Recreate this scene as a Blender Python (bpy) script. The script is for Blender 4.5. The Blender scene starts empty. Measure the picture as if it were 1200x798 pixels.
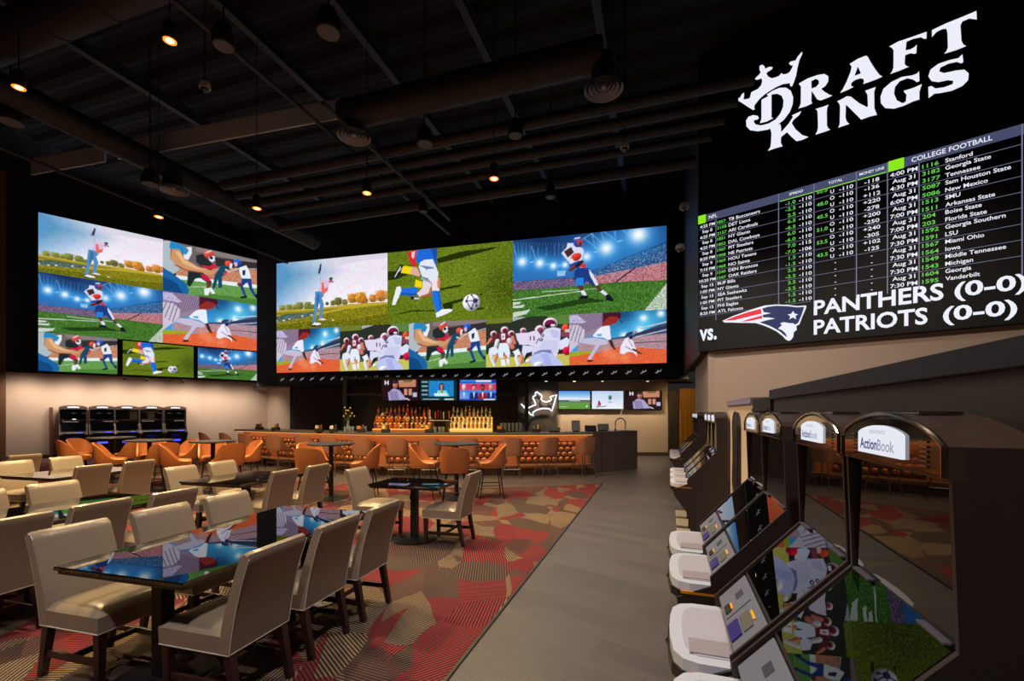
import bpy, bmesh, math, random
import numpy as np
from mathutils import Vector, Matrix

random.seed(7)
SC = bpy.context.scene
COL = SC.collection
F, HZ, EYE = 533.0, 483.0, 1.68          # focal length in pixels, horizon row, eye height
YAW = math.radians(17.9)                 # the room's long axis, measured clockwise from +Y
PI = math.pi

def at(px, py, z):
    """plan position of a point at height z seen at (px, py)"""
    y = F * (EYE - z) / (py - HZ)
    return ((px - 600) / F * y, y)

# ------------------------------------------------------------------ materials
MATS = {}
def srgb(c):
    return tuple(((x / 255) / 12.92 if x / 255 <= 0.04045 else ((x / 255 + 0.055) / 1.055) ** 2.4) for x in c)

def mat(name, c, rough=0.5, metal=0.0, var=0.08, scale=30.0, bump=0.0, spec=0.5, coat=0.0, trans=0.0):
    if name in MATS: return MATS[name]
    m = bpy.data.materials.new(name); m.use_nodes = True
    nt = m.node_tree; b = nt.nodes['Principled BSDF']
    col = srgb(c)
    b.inputs['Roughness'].default_value = rough
    b.inputs['Metallic'].default_value = metal
    b.inputs['Specular IOR Level'].default_value = spec
    b.inputs['Coat Weight'].default_value = coat
    b.inputs['Coat Roughness'].default_value = 0.05
    b.inputs['Transmission Weight'].default_value = trans
    tc = nt.nodes.new('ShaderNodeTexCoord')
    nz = nt.nodes.new('ShaderNodeTexNoise'); nz.inputs['Scale'].default_value = scale
    nz.inputs['Detail'].default_value = 4
    nt.links.new(tc.outputs['Object'], nz.inputs['Vector'])
    mx = nt.nodes.new('ShaderNodeMix'); mx.data_type = 'RGBA'
    mx.inputs[6].default_value = (*[x * (1 - var) for x in col], 1)
    mx.inputs[7].default_value = (*[min(1, x * (1 + var)) for x in col], 1)
    nt.links.new(nz.outputs['Fac'], mx.inputs[0]); nt.links.new(mx.outputs[2], b.inputs['Base Color'])
    if bump:
        bp = nt.nodes.new('ShaderNodeBump'); bp.inputs['Strength'].default_value = bump
        bp.inputs['Distance'].default_value = 0.01
        nt.links.new(nz.outputs['Fac'], bp.inputs['Height']); nt.links.new(bp.outputs['Normal'], b.inputs['Normal'])
    MATS[name] = m
    return m

def glow(name, c, s=1.0):
    if name in MATS: return MATS[name]
    m = bpy.data.materials.new(name); m.use_nodes = True
    nt = m.node_tree; b = nt.nodes['Principled BSDF']
    b.inputs['Base Color'].default_value = (0.01, 0.01, 0.01, 1)
    b.inputs['Emission Color'].default_value = (*srgb(c), 1)
    b.inputs['Emission Strength'].default_value = s
    MATS[name] = m
    return m

def screen_mat(name, s=1.0, rough=0.5):
    if name in MATS: return MATS[name]
    m = bpy.data.materials.new(name); m.use_nodes = True
    nt = m.node_tree; b = nt.nodes['Principled BSDF']
    b.inputs['Base Color'].default_value = (0.004, 0.004, 0.005, 1)
    b.inputs['Roughness'].default_value = rough; b.inputs['Specular IOR Level'].default_value = .05
    a = nt.nodes.new('ShaderNodeAttribute'); a.attribute_name = 'pic'
    nt.links.new(a.outputs['Color'], b.inputs['Emission Color'])
    b.inputs['Emission Strength'].default_value = s
    MATS[name] = m
    return m

# ------------------------------------------------------------------ mesh helpers
def bx(bm, c, s, rz=0.0, bev=0.0, mtx=None, seg=2):
    """a box (optionally bevelled) centred at c with size s"""
    t = bmesh.new(); bmesh.ops.create_cube(t, size=1.0)
    bmesh.ops.scale(t, vec=s, verts=t.verts)
    if bev > 0: bmesh.ops.bevel(t, geom=t.edges[:], offset=bev, segments=seg, affect='EDGES', profile=0.6)
    M = Matrix.Translation(c) @ Matrix.Rotation(rz, 4, 'Z')
    if mtx is not None: M = mtx @ M
    t.transform(M); join(bm, t)

def join(bm, t):
    me = bpy.data.meshes.new('tmp'); t.to_mesh(me); t.free(); bm.from_mesh(me); bpy.data.meshes.remove(me)

def bar(bm, p, q, r0, r1=None, n=10, square=False):
    """a tapered rod between p and q"""
    r1 = r0 if r1 is None else r1
    p, q = Vector(p), Vector(q); d = q - p
    t = bmesh.new()
    bmesh.ops.create_cone(t, cap_ends=True, segments=4 if square else n, radius1=r0, radius2=r1, depth=d.length)
    if square: t.transform(Matrix.Rotation(PI / 4, 4, 'Z'))
    t.transform(Matrix.Translation((p + q) / 2) @ d.to_track_quat('Z', 'Y').to_matrix().to_4x4())
    join(bm, t)

def lathe(bm, prof, n=20, c=(0, 0, 0), cap=True):
    """prof: list of (radius, z)"""
    rings = []
    for r, z in prof:
        rings.append([bm.verts.new((c[0] + r * math.cos(2 * PI * k / n), c[1] + r * math.sin(2 * PI * k / n), c[2] + z)) for k in range(n)])
    for a, b in zip(rings, rings[1:]):
        for k in range(n): bm.faces.new((a[k], a[(k + 1) % n], b[(k + 1) % n], b[k]))
    if cap:
        bm.faces.new(rings[0][::-1]); bm.faces.new(rings[-1])

def prism(bm, pts, z0, z1):
    """plan polygon extruded upwards"""
    a = [bm.verts.new((x, y, z0)) for x, y in pts]; b = [bm.verts.new((x, y, z1)) for x, y in pts]
    n = len(pts)
    for k in range(n): bm.faces.new((a[k], a[(k + 1) % n], b[(k + 1) % n], b[k]))
    bm.faces.new(a[::-1]); bm.faces.new(b)

def side(bm, prof, y0, y1):
    """profile in (x, z) extruded along y"""
    a = [bm.verts.new((x, y0, z)) for x, z in prof]; b = [bm.verts.new((x, y1, z)) for x, z in prof]
    n = len(prof)
    for k in range(n): bm.faces.new((a[k], b[k], b[(k + 1) % n], a[(k + 1) % n]))
    bm.faces.new(a); bm.faces.new(b[::-1])

def tube(bm, pts, r, n=8, closed=False, up=(0, 0, 1)):
    pts = [Vector(p) for p in pts]; N = len(pts); rings = []
    up = Vector(up)
    for i, p in enumerate(pts):
        a = pts[(i - 1) % N] if (closed or i) else p
        b = pts[(i + 1) % N] if (closed or i < N - 1) else p
        t = (b - a).normalized()
        s = t.cross(up)
        if s.length < 1e-3: s = t.cross(Vector((0.3, 1, 0)))
        s.normalize(); w = s.cross(t)
        rings.append([bm.verts.new(p + r * (math.cos(2 * PI * k / n) * s + math.sin(2 * PI * k / n) * w)) for k in range(n)])
    R = range(N if closed else N - 1)
    for i in R:
        a, b = rings[i], rings[(i + 1) % N]
        for k in range(n): bm.faces.new((a[k], a[(k + 1) % n], b[(k + 1) % n], b[k]))
    if not closed:
        bm.faces.new(rings[0][::-1]); bm.faces.new(rings[-1])

def obj(name, bm, m, parent=None, smooth=False, label=None, mods=()):
    bmesh.ops.recalc_face_normals(bm, faces=bm.faces[:])
    me = bpy.data.meshes.new(name); bm.to_mesh(me); bm.free()
    me.materials.append(m)
    if smooth:
        for p in me.polygons: p.use_smooth = True
        me.set_sharp_from_angle(angle=math.radians(38))
    o = bpy.data.objects.new(name, me); COL.objects.link(o)
    if parent: o.parent = parent
    if label: o['label'] = label
    return o

def B(): return bmesh.new()

def tag(o, label, cat, group=None, kind=None):
    o['label'] = label; o['category'] = cat
    if group: o['group'] = group
    if kind: o['kind'] = kind
    return o

def thing(name, label, cat, loc=(0, 0, 0), rz=0.0, group=None):
    o = bpy.data.objects.new(name, None); COL.objects.link(o)
    o.empty_display_size = 0.1
    o.location = loc; o.rotation_euler = (0, 0, rz)
    return tag(o, label, cat, group)

def struct(name, bm, m, label=None):
    o = obj(name, bm, m); o['kind'] = 'structure'
    if label: o['label'] = label
    return o

def dup(root, loc, rz, label=None, group=None, scale=None):
    """a copy of a thing with copies of its parts and sub-parts"""
    def rec(o, par):
        c = o.copy(); COL.objects.link(c)
        if par: c.parent = par
        for ch in list(o.children): rec(ch, c)
        return c
    r = rec(root, None)
    r.location = loc; r.rotation_euler = (0, 0, rz)
    if label: r['label'] = label
    if group: r['group'] = group
    if scale: r.scale = scale
    return r

def mesh_from(name, V, Fc, m, parent=None, label=None):
    me = bpy.data.meshes.new(name); me.from_pydata([tuple(v) for v in V], [], Fc); me.update()
    me.materials.append(m)
    o = bpy.data.objects.new(name, me); COL.objects.link(o)
    if parent: o.parent = parent
    if label: o['label'] = label
    return o

# ------------------------------------------------------------------ broadcast pictures, drawn in numpy
class Pic:
    def __init__(s, w, h=200, bg=(0, 0, 0)):
        s.A = w; s.h = h; s.w = int(round(w * h))
        s.Y, s.X = np.mgrid[0:s.h, 0:s.w].astype(np.float64); s.X = (s.X + .5) / h; s.Y = (s.Y + .5) / h
        s.im = np.zeros((s.h, s.w, 3)) + np.array(bg, float)
        s.rng = np.random.default_rng(3)
    def put(s, mask, c, a=1.0):
        m = np.clip(mask, 0, 1)[..., None] * a
        s.im = s.im * (1 - m) + np.array(c, float) * m
    def soft(s, d): return np.clip(0.5 - d * s.h, 0, 1)
    def lit(s, mask, nx, ny, c, a):
        sh = np.clip(.92 - .22 * nx - .26 * ny, .55, 1.25)[..., None]
        m = np.clip(mask, 0, 1)[..., None] * a
        s.im = s.im * (1 - m) + np.clip(np.array(c, float) * sh, 0, 255) * m
    def cap(s, p, q, r0, r1, c, a=1.0):
        px, py = p; qx, qy = q; dx, dy = qx - px, qy - py; L = dx * dx + dy * dy + 1e-9
        t = np.clip(((s.X - px) * dx + (s.Y - py) * dy) / L, 0, 1)
        rr = r0 + (r1 - r0) * t; ex, ey = s.X - px - t * dx, s.Y - py - t * dy
        s.lit(s.soft(np.hypot(ex, ey) - rr), np.clip(ex / rr, -1, 1), np.clip(ey / rr, -1, 1), c, a)
    def ell(s, c0, rx, ry, c, a=1.0, rot=0.0):
        x, y = s.X - c0[0], s.Y - c0[1]; cr, sr = math.cos(rot), math.sin(rot)
        x, y = x * cr + y * sr, -x * sr + y * cr
        d = (np.hypot(x / rx, y / ry) - 1) * min(rx, ry)
        s.lit(s.soft(d), np.clip((s.X - c0[0]) / rx, -1, 1), np.clip((s.Y - c0[1]) / ry, -1, 1), c, a)
    def poly(s, pts, c, a=1.0):
        ins = np.zeros(s.X.shape, bool); n = len(pts)
        for i in range(n):
            x0, y0 = pts[i]; x1, y1 = pts[(i + 1) % n]
            if y0 == y1: continue
            k = ((y0 > s.Y) != (y1 > s.Y)) & (s.X < (x1 - x0) * (s.Y - y0) / (y1 - y0) + x0)
            ins ^= k
        s.put(ins.astype(float), c, a)
    def halo(s, c0, r, c, a=1.0):
        d = np.hypot(s.X - c0[0], s.Y - c0[1])
        s.put(np.exp(-(d / r) ** 2), c, a)
    def grad(s, y0, y1, c0, c1, mask=None):
        t = np.clip((s.Y - y0) / (y1 - y0), 0, 1)[..., None]
        m = ((s.Y >= y0) & (s.Y < y1)) if mask is None else mask
        g = np.array(c0, float) * (1 - t) + np.array(c1, float) * t
        s.im[m] = g[m]
    def noise(s, mask, amp, cell=2, c=None):
        h, w = s.h // cell + 2, s.w // cell + 2
        n = s.rng.normal(0, 1, (h, w, 3 if c is None else 1))
        n = np.kron(n, np.ones((cell, cell, 1)))[:s.h, :s.w]
        s.im = np.where(mask[..., None], s.im + n * amp * (1.0 if c is None else np.array(c, float)), s.im)
    def out(s):
        i = np.clip(s.im, 0, 255) / 255
        return np.where(i <= 0.04045, i / 12.92, ((i + 0.055) / 1.055) ** 2.4)

SKIN, WH = (196, 140, 110), (232, 234, 245)
def grain(p, amp=4):
    n = p.rng.normal(0, 1, p.X.shape + (1,)); p.im = p.im * (1 + n * amp / 160); return p
def framed(A, fr, h=240):
    """a picture whose shapes are given on the frame (x0, x1, top left, top right, bottom left, bottom right)"""
    p = Pic(A, h); x0, x1, t0, t1, b0, b1 = fr
    def m(pt):
        x, y = pt; k = (x - x0) / (x1 - x0); t = t0 + (t1 - t0) * k; b = b0 + (b1 - b0) * k
        return (k * A, (y - t) / (b - t))
    H = (b0 - t0 + b1 - t1) / 2
    p.P = lambda c, pts, a=1.0: p.poly([m(q) for q in pts], c, a)
    p.L = lambda c, q, r, w0, w1=None, a=1.0: p.cap(m(q), m(r), w0 / H, (w0 if w1 is None else w1) / H, c, a)
    p.E = lambda c, q, rx, ry=None, a=1.0, rot=0.0: p.ell(m(q), rx / H, (rx if ry is None else ry) / H, c, a, rot)
    p.G = lambda c, q, r, a=1.0: p.halo(m(q), r / H, c, a)
    p.m = m; return p
def speck(p, pts, cols, n, cell=1.0):
    """scatter small dots of the given colours inside a polygon"""
    ins = np.zeros(p.X.shape, bool); q = [p.m(a) for a in pts]
    for i in range(len(q)):
        xa, ya = q[i]; xb, yb = q[(i + 1) % len(q)]
        if ya != yb: ins ^= ((ya > p.Y) != (yb > p.Y)) & (p.X < (xb - xa) * (p.Y - ya) / (yb - ya) + xa)
    ys, xs = np.nonzero(ins)
    if not len(ys): return
    k = p.rng.integers(0, len(ys), n); c = p.rng.integers(0, len(cols), n); cols = np.array(cols, float)
    for dy in (0, 1):
        for dx in (0, 1):
            yy = np.clip(ys[k] + dy, 0, p.h - 1); xx = np.clip(xs[k] + dx, 0, p.w - 1); p.im[yy, xx] = p.im[yy, xx] * .5 + cols[c] * .5
GRASS = [(40, 76, 12), (96, 130, 40), (60, 100, 24), (30, 58, 8)]
def pic_golf():
    p = framed(1.72, (18, 1125, 122, 18, 785, 750)); X, Y = p.X, p.Y; sx = X / 1.72
    dark = np.clip(1.25 - sx * 1.9 - np.abs(Y - .2) * 1.3, 0, 1)[..., None]
    base = np.array((236, 228, 240.)) * (1 - dark) + np.array((92, 150, 196.)) * dark
    p.im = base + (np.clip(Y - .25, 0, .5) * 30)[..., None]; p.noise(Y > -1, 3, 14)
    p.P((206, 204, 222), [(520, 60), (800, 30), (1125, 20), (1125, 70), (800, 110), (560, 170)], .55)
    for x, y, r, c in [(80, 565, 34, (150, 150, 70)), (150, 560, 36, (140, 146, 66)), (210, 560, 32, (146, 146, 60)), (262, 545, 40, (128, 132, 56)), (345, 548, 44, (130, 136, 60)), (400, 560, 28, (110, 124, 50)), (540, 525, 16, (90, 96, 40)), (600, 520, 26, (120, 116, 44)), (650, 505, 40, (110, 108, 44)), (715, 515, 30, (134, 126, 54)), (790, 475, 48, (206, 140, 50)), (870, 470, 56, (216, 146, 44)), (900, 500, 40, (196, 120, 40)), (985, 480, 38, (206, 130, 56)), (1060, 455, 56, (222, 140, 60)), (1120, 450, 40, (226, 150, 70))]:
        p.E(c, (x, y), r); p.E(tuple(int(v * .7) for v in c), (x + 6, y + r * .5), r * .8, r * .5, .6); speck(p, [(x - r, y - r), (x + r, y - r), (x + r, y + r), (x - r, y + r)], [tuple(min(255, v + 34) for v in c), tuple(int(v * .6) for v in c)], int(r * 5))
    p.P((190, 166, 50), [(18, 590), (400, 575), (760, 535), (1125, 520), (1125, 760), (18, 790)]); p.P((120, 112, 30), [(18, 610), (300, 600), (690, 565), (560, 600), (300, 620), (18, 640)], .7)
    p.P((74, 96, 84), [(18, 650), (120, 625), (400, 608), (440, 630), (330, 660), (90, 700), (18, 706)]); speck(p, [(18, 650), (400, 608), (330, 660), (18, 706)], [(150, 170, 170), (40, 66, 60)], 500)
    p.P((140, 132, 26), [(18, 712), (330, 665), (700, 590), (1125, 540), (1125, 760), (18, 790)]); p.P((84, 92, 14), [(18, 740), (400, 700), (800, 690), (1125, 640), (1125, 760), (18, 790)], .75)
    speck(p, [(18, 712), (700, 590), (1125, 545), (1125, 760), (18, 790)], [(196, 176, 50), (90, 92, 16), (60, 72, 10)], 5200)
    for x, y in ((20, 690), (98, 690), (160, 675), (290, 648), (385, 636), (602, 696)): p.E((236, 236, 240), (x, y), 13, 8)
    p.L((60, 52, 70), (478, 135), (462, 220), 9, 12); p.L((190, 196, 226), (464, 225), (490, 400), 6, 5)
    p.P((84, 142, 192), [(425, 400), (500, 405), (512, 440), (490, 470), (512, 540), (498, 600), (488, 675), (458, 670), (470, 560), (462, 520), (430, 640), (425, 710), (392, 712), (405, 640), (415, 500)]); p.P((50, 100, 156), [(440, 420), (470, 430), (462, 520), (432, 600)], .7)
    p.P((222, 190, 222), [(455, 400), (470, 330), (505, 280), (545, 278), (560, 330), (548, 375), (500, 410)]); p.P((226, 110, 90), [(488, 310), (510, 320), (515, 375), (552, 358), (548, 395), (510, 430), (488, 415)])
    p.E((226, 120, 100), (572, 298), 17, 20); p.E((40, 90, 120), (580, 275), 20, 15); p.P((40, 84, 112), [(590, 290), (608, 312), (598, 318), (584, 298)])
    p.P((240, 240, 250), [(390, 735), (415, 712), (470, 718), (486, 735), (440, 742)]); p.P((235, 232, 245), [(455, 690), (480, 672), (530, 680), (515, 692)]); p.P((30, 30, 24), [(380, 742), (480, 742), (460, 752), (390, 752)], .8)
    return p
def pic_soccer():
    p = framed(1.6, (8, 1180, 125, 18, 785, 735)); X, Y = p.X, p.Y
    p.im[:] = (92, 112, 22); p.halo((.95, .5), .7, (116, 138, 30), .8); p.halo((1.5, .6), .3, (56, 72, 10), .8)
    full = [(8, 120), (1180, 18), (1180, 736), (8, 785)]; speck(p, full, [(58, 78, 10), (130, 152, 46), (40, 58, 4), (150, 170, 60)], 15000)
    for pts in ([(490, 180), (700, 120), (1050, 75), (1000, 100), (700, 180), (500, 225)], [(515, 460), (650, 430), (750, 418), (690, 445), (520, 475)], [(8, 300), (120, 290), (240, 320), (100, 370), (8, 380)], [(100, 690), (250, 655), (470, 655), (470, 668), (250, 668), (130, 690)], [(540, 600), (740, 545), (760, 570), (640, 600), (635, 650), (560, 650)], [(820, 640), (930, 635), (900, 655), (780, 660)], [(850, 515), (920, 505), (900, 525)]):
        p.P((20, 30, 4), pts, .8)
    p.P((216, 40, 46), [(208, 120), (300, 102), (285, 190), (300, 250), (270, 255), (225, 200)]); p.P((226, 190, 200), [(250, 120), (285, 110), (270, 185), (245, 165)])
    p.P((226, 170, 160), [(240, 255), (300, 262), (335, 330), (320, 345), (240, 325)]); p.P((240, 216, 20), [(160, 245), (248, 255), (240, 325), (145, 310)]); p.P((240, 216, 20), [(290, 370), (350, 395), (345, 450), (275, 440)])
    p.P((30, 26, 40), [(135, 232), (170, 240), (145, 300), (95, 370), (75, 375), (85, 315)]); p.L((235, 235, 245), (140, 255), (85, 350), 5); p.L((235, 235, 245), (150, 270), (120, 300), 4)
    p.P((34, 104, 216), [(300, 100), (490, 85), (485, 190), (488, 250), (400, 190), (330, 240), (290, 200)]); p.P((24, 70, 160), [(430, 88), (495, 85), (488, 240), (470, 190)], .8)
    p.P((226, 232, 246), [(330, 215), (375, 190), (450, 185), (480, 250), (505, 310), (500, 350), (440, 400), (400, 360), (350, 345), (318, 260)]); p.P((120, 130, 180), [(330, 240), (470, 262), (465, 272), (400, 275), (395, 300), (380, 270), (330, 250)]); p.P((150, 160, 200), [(345, 345), (440, 400), (430, 410), (340, 372)])
    p.P((232, 214, 220), [(360, 380), (440, 410), (430, 500), (330, 535), (300, 500), (350, 455)]); p.P((190, 80, 60), [(430, 440), (440, 520), (340, 540), (330, 525), (410, 500)], .8)
    p.P((240, 226, 226), [(445, 380), (500, 345), (522, 390), (512, 478), (442, 478)]); p.P((206, 110, 80), [(500, 350), (528, 395), (515, 470), (495, 440)], .8)
    p.P((30, 110, 222), [(135, 455), (305, 445), (300, 522), (140, 518)]); p.P((20, 74, 170), [(140, 495), (300, 500), (300, 522), (140, 518)], .7); p.P((30, 114, 226), [(438, 480), (515, 478), (540, 640), (495, 685), (460, 600)]); p.P((20, 80, 180), [(500, 480), (515, 478), (540, 640), (520, 655)], .7)
    p.P((238, 238, 246), [(100, 440), (140, 435), (150, 470), (120, 540), (85, 610), (60, 605), (62, 570)]); p.P((240, 242, 248), [(482, 685), (540, 650), (638, 648), (630, 668), (560, 700), (484, 726)]); p.P((30, 24, 30), [(235, 530), (330, 540), (325, 560), (240, 555)]); p.L((230, 230, 240), (280, 548), (320, 550), 8)
    p.E((240, 240, 248), (810, 588), 74, 76); p.E((196, 196, 206), (825, 620), 50, 40, .5)
    for q, r in (((845, 572), 22), ((765, 575), 12), ((855, 620), 10), ((812, 520), 9), ((810, 645), 12)): p.E((52, 44, 110), q, r)
    for q, r in (((845, 572), (765, 575)), ((845, 572), (815, 522)), ((845, 572), (860, 620)), ((845, 572), (808, 640)), ((765, 575), (800, 640)), ((765, 575), (780, 530)), ((845, 572), (880, 560))): p.L((60, 56, 110), q, r, 4)
    return p
def pic_run():
    p = framed(1.78, (5, 1190, 148, 28, 745, 688)); X, Y = p.X, p.Y
    p.grad(0, .5, (30, 66, 120), (46, 110, 180), Y < 2); p.G((20, 44, 92), (250, 180), 160, .8); p.P((24, 60, 110), [(620, 390), (1190, 150), (1190, 310), (700, 420)])
    for k in range(26):
        x = 30 + k * 22; p.L((120, 176, 226), (x, 165 + 0 * k), (x - 24 + (k % 3) * 22, 310 - k * 1), 2.2, a=.45)
    for a_, b_ in (((640, 90), (560, 140)), ((580, 130), (700, 225)), ((640, 95), (665, 210)), ((640, 95), (730, 180)), ((730, 75), (840, 160)), ((710, 80), (730, 150)), ((810, 70), (820, 140)), ((870, 60), (930, 120)), ((920, 55), (920, 90)), ((8, 170), (40, 290)), ((160, 190), (200, 300))): p.L((150, 200, 240), a_, b_, 3, a=.8)
    for q in ((165, 315), (288, 332), (385, 342), (668, 235), (850, 150)): p.L((235, 245, 255), (q[0] - 14, q[1] + 4), (q[0] + 14, q[1] - 4), 5)
    p.P((66, 66, 110), [(5, 470), (200, 455), (640, 420), (1190, 315), (1190, 470), (5, 540)]); speck(p, [(5, 470), (640, 425), (640, 505), (5, 535)], [(170, 120, 140), (120, 90, 130), (60, 56, 100), (210, 160, 170)], 3000)
    p.P((150, 96, 110), [(640, 430), (1190, 315), (1190, 465), (660, 480)]); speck(p, [(640, 425), (1190, 310), (1190, 465), (660, 480)], [(226, 150, 150), (190, 90, 100), (240, 190, 190), (120, 60, 80)], 5200)
    speck(p, [(640, 380), (1190, 170), (1190, 315), (660, 425)], [(90, 130, 180), (30, 60, 110), (180, 200, 220)], 1800); p.L((40, 40, 60), (820, 470), (960, 360), 5); p.P((200, 226, 235), [(368, 382), (435, 378), (432, 418), (368, 422)], .8)
    p.P((58, 106, 38), [(5, 535), (400, 510), (700, 478), (1190, 455), (1190, 700), (5, 750)]); speck(p, [(5, 540), (1190, 460), (1190, 700), (5, 750)], [(40, 90, 24), (110, 166, 70), (30, 66, 16), (130, 180, 84)], 9000)
    p.L((210, 226, 205), (10, 610), (560, 540), 5, 3); p.L((190, 210, 190), (250, 545), (700, 520), 4, 3); p.P((206, 216, 206), [(5, 625), (80, 620), (60, 640), (5, 645)]); p.P((206, 216, 206), [(5, 655), (105, 645), (90, 665), (5, 672)]); p.P((200, 212, 200), [(5, 705), (150, 682), (120, 715), (5, 745)]); p.P((226, 230, 226), [(1030, 695), (1190, 480), (1190, 695)]); speck(p, [(1030, 695), (1190, 480), (1190, 695)], [(120, 150, 110)], 700)
    p.P((18, 44, 10), [(180, 670), (400, 630), (600, 590), (760, 615), (560, 640), (300, 690)], .7)
    for q, r in (((85, 312), 36), ((230, 322), 34), ((338, 342), 26), ((430, 334), 22), ((600, 270), 34), ((750, 204), 52), ((985, 100), 62)): p.G((60, 170, 250), q, r * 2.4, .75); p.G((255, 255, 255), q, r, 1)
    # ball carrier
    p.P((28, 60, 130), [(560, 350), (620, 365), (640, 430), (690, 490), (650, 505), (600, 460), (575, 490), (510, 495), (500, 400), (520, 360)]); p.P((40, 130, 220), [(515, 440), (575, 435), (578, 500), (510, 500)]); p.P((226, 228, 245), [(615, 370), (640, 400), (690, 490), (670, 500), (625, 420)])
    p.P((96, 52, 44), [(522, 495), (570, 495), (575, 535), (550, 540)]); p.P((96, 52, 44), [(655, 500), (690, 492), (720, 535), (700, 545)]); p.P((226, 228, 245), [(550, 538), (580, 532), (600, 572), (570, 576)]); p.P((226, 228, 245), [(700, 545), (722, 530), (760, 565), (740, 575)])
    p.P((20, 22, 34), [(535, 590), (570, 572), (606, 575), (605, 598), (545, 602)]); p.P((20, 22, 34), [(740, 575), (765, 560), (806, 608), (800, 622), (745, 612)])
    p.P((214, 220, 245), [(450, 165), (500, 165), (520, 190), (570, 205), (575, 240), (560, 300), (570, 350), (520, 370), (470, 340), (440, 290), (400, 245), (440, 205)]); p.P((70, 44, 46), [(420, 230), (480, 195), (500, 240), (450, 280)]); p.P((40, 70, 160), [(440, 290), (470, 330), (540, 300), (560, 345), (530, 370), (470, 350)]); p.P((196, 60, 80), [(545, 300), (600, 340), (590, 360), (540, 350)])
    p.L((110, 56, 46), (470, 372), (545, 330), 14, 12); p.L((40, 30, 50), (520, 340), (560, 310), 12); p.E((226, 60, 44), (515, 275), 42, 30, 1, -.4); p.P((235, 225, 240), [(475, 280), (500, 300), (490, 320), (470, 300)])
    p.E((56, 70, 160), (532, 160), 36, 38); p.P((206, 60, 80), [(520, 140), (565, 140), (570, 180), (535, 190)]); p.E((100, 60, 56), (548, 168), 14, 18); p.L((225, 230, 245), (510, 130), (545, 125), 6)
    return p
def pic_base():
    p = framed(1.75, (20, 1190, 40, 0, 650, 630)); X, Y = p.X, p.Y
    p.grad(0, .55, (20, 84, 140), (60, 160, 220), Y < 2); p.G((90, 200, 245), (900, 190), 230, .9); p.G((20, 70, 120), (700, 40), 120, .8)
    for q in ((920, 100), (1120, 50), (880, 235), (690, 300)): p.G((240, 252, 255), q, 42)
    p.P((60, 80, 110), [(540, 330), (800, 290), (1190, 145), (1190, 400), (540, 400)]); p.L((206, 210, 220), (880, 220), (1190, 150), 7); p.L((196, 200, 215), (830, 320), (1190, 240), 6); p.P((46, 56, 90), [(820, 280), (1190, 180), (1190, 225), (820, 310)])
    p.P((176, 140, 150), [(130, 400), (540, 350), (1190, 280), (1190, 470), (130, 490)]); speck(p, [(130, 400), (540, 355), (1190, 290), (1190, 465), (130, 480)], [(226, 200, 206), (150, 96, 110), (190, 150, 160), (110, 80, 100)], 3600); p.L((50, 40, 56), (820, 390), (1190, 372), 4)
    p.P((158, 168, 40), [(20, 490), (340, 475), (340, 520), (20, 545)]); p.P((226, 92, 50), [(20, 545), (360, 500), (640, 430), (1190, 470), (1190, 632), (20, 652)])
    speck(p, [(20, 545), (640, 440), (1190, 480), (1190, 632), (20, 652)], [(246, 130, 80), (206, 70, 36), (250, 156, 110), (190, 60, 30)], 7000)
    for q in ((480, 480), (700, 560), (560, 540)): p.G((250, 160, 120), q, 60, .5)
    p.P((150, 128, 156), [(20, 40), (430, 30), (425, 190), (330, 280), (220, 330), (150, 380), (20, 500)])
    for k in range(13): p.L((84, 64, 96), (150 + k * 26, 40), (70 + k * 26 + k * 2, 330 - k * 12), 3.2, a=.75)
    p.P((206, 200, 236), [(20, 60), (120, 50), (230, 130), (190, 150), (20, 140)], .8); speck(p, [(20, 60), (120, 50), (230, 130), (20, 140)], [(90, 84, 160), (236, 236, 250)], 260)
    p.P((206, 196, 216), [(20, 170), (140, 165), (215, 230), (205, 320), (130, 400), (20, 500)])
    for x in (60, 105, 150, 190): p.L((70, 54, 80), (x, 175), (x - 60, 330 + (x - 60) * .4), 4, a=.85)
    p.P((196, 190, 214), [(205, 330), (330, 320), (490, 350), (500, 400), (400, 410), (340, 500), (290, 585), (250, 570), (330, 450), (350, 410), (150, 380)]); p.P((236, 236, 250), [(310, 300), (380, 220), (480, 160), (520, 190), (535, 340), (500, 350), (440, 320), (350, 315)]); p.P((60, 170, 216), [(360, 280), (425, 275), (420, 305), (365, 300)])
    p.P((150, 44, 40), [(435, 30), (600, 30), (640, 90), (600, 150), (530, 175), (430, 190)]); p.P((70, 26, 40), [(440, 30), (640, 20), (665, 60), (640, 110), (610, 80), (520, 70), (470, 110), (440, 150)]); p.L((60, 30, 40), (640, 110), (670, 148), 5)
    p.P((74, 36, 34), [(505, 350), (545, 345), (570, 410), (595, 465), (570, 465), (530, 420)]); p.P((60, 26, 24), [(245, 590), (300, 580), (320, 600), (250, 612)])
    p.P((236, 232, 250), [(700, 340), (740, 320), (800, 370), (830, 460), (845, 545), (800, 500), (740, 490), (690, 520), (640, 510), (650, 430)]); p.P((40, 60, 90), [(705, 290), (750, 260), (800, 255), (795, 285), (740, 300), (715, 335)]); p.E((40, 50, 100), (770, 320), 24, 26); p.E((216, 120, 100), (825, 262), 18, 14)
    p.L((70, 44, 50), (800, 465), (895, 518), 12, 7); p.L((150, 110, 170), (710, 430), (780, 470), 7, a=.7); p.L((140, 110, 160), (745, 350), (790, 430), 5, a=.7)
    return p
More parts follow.
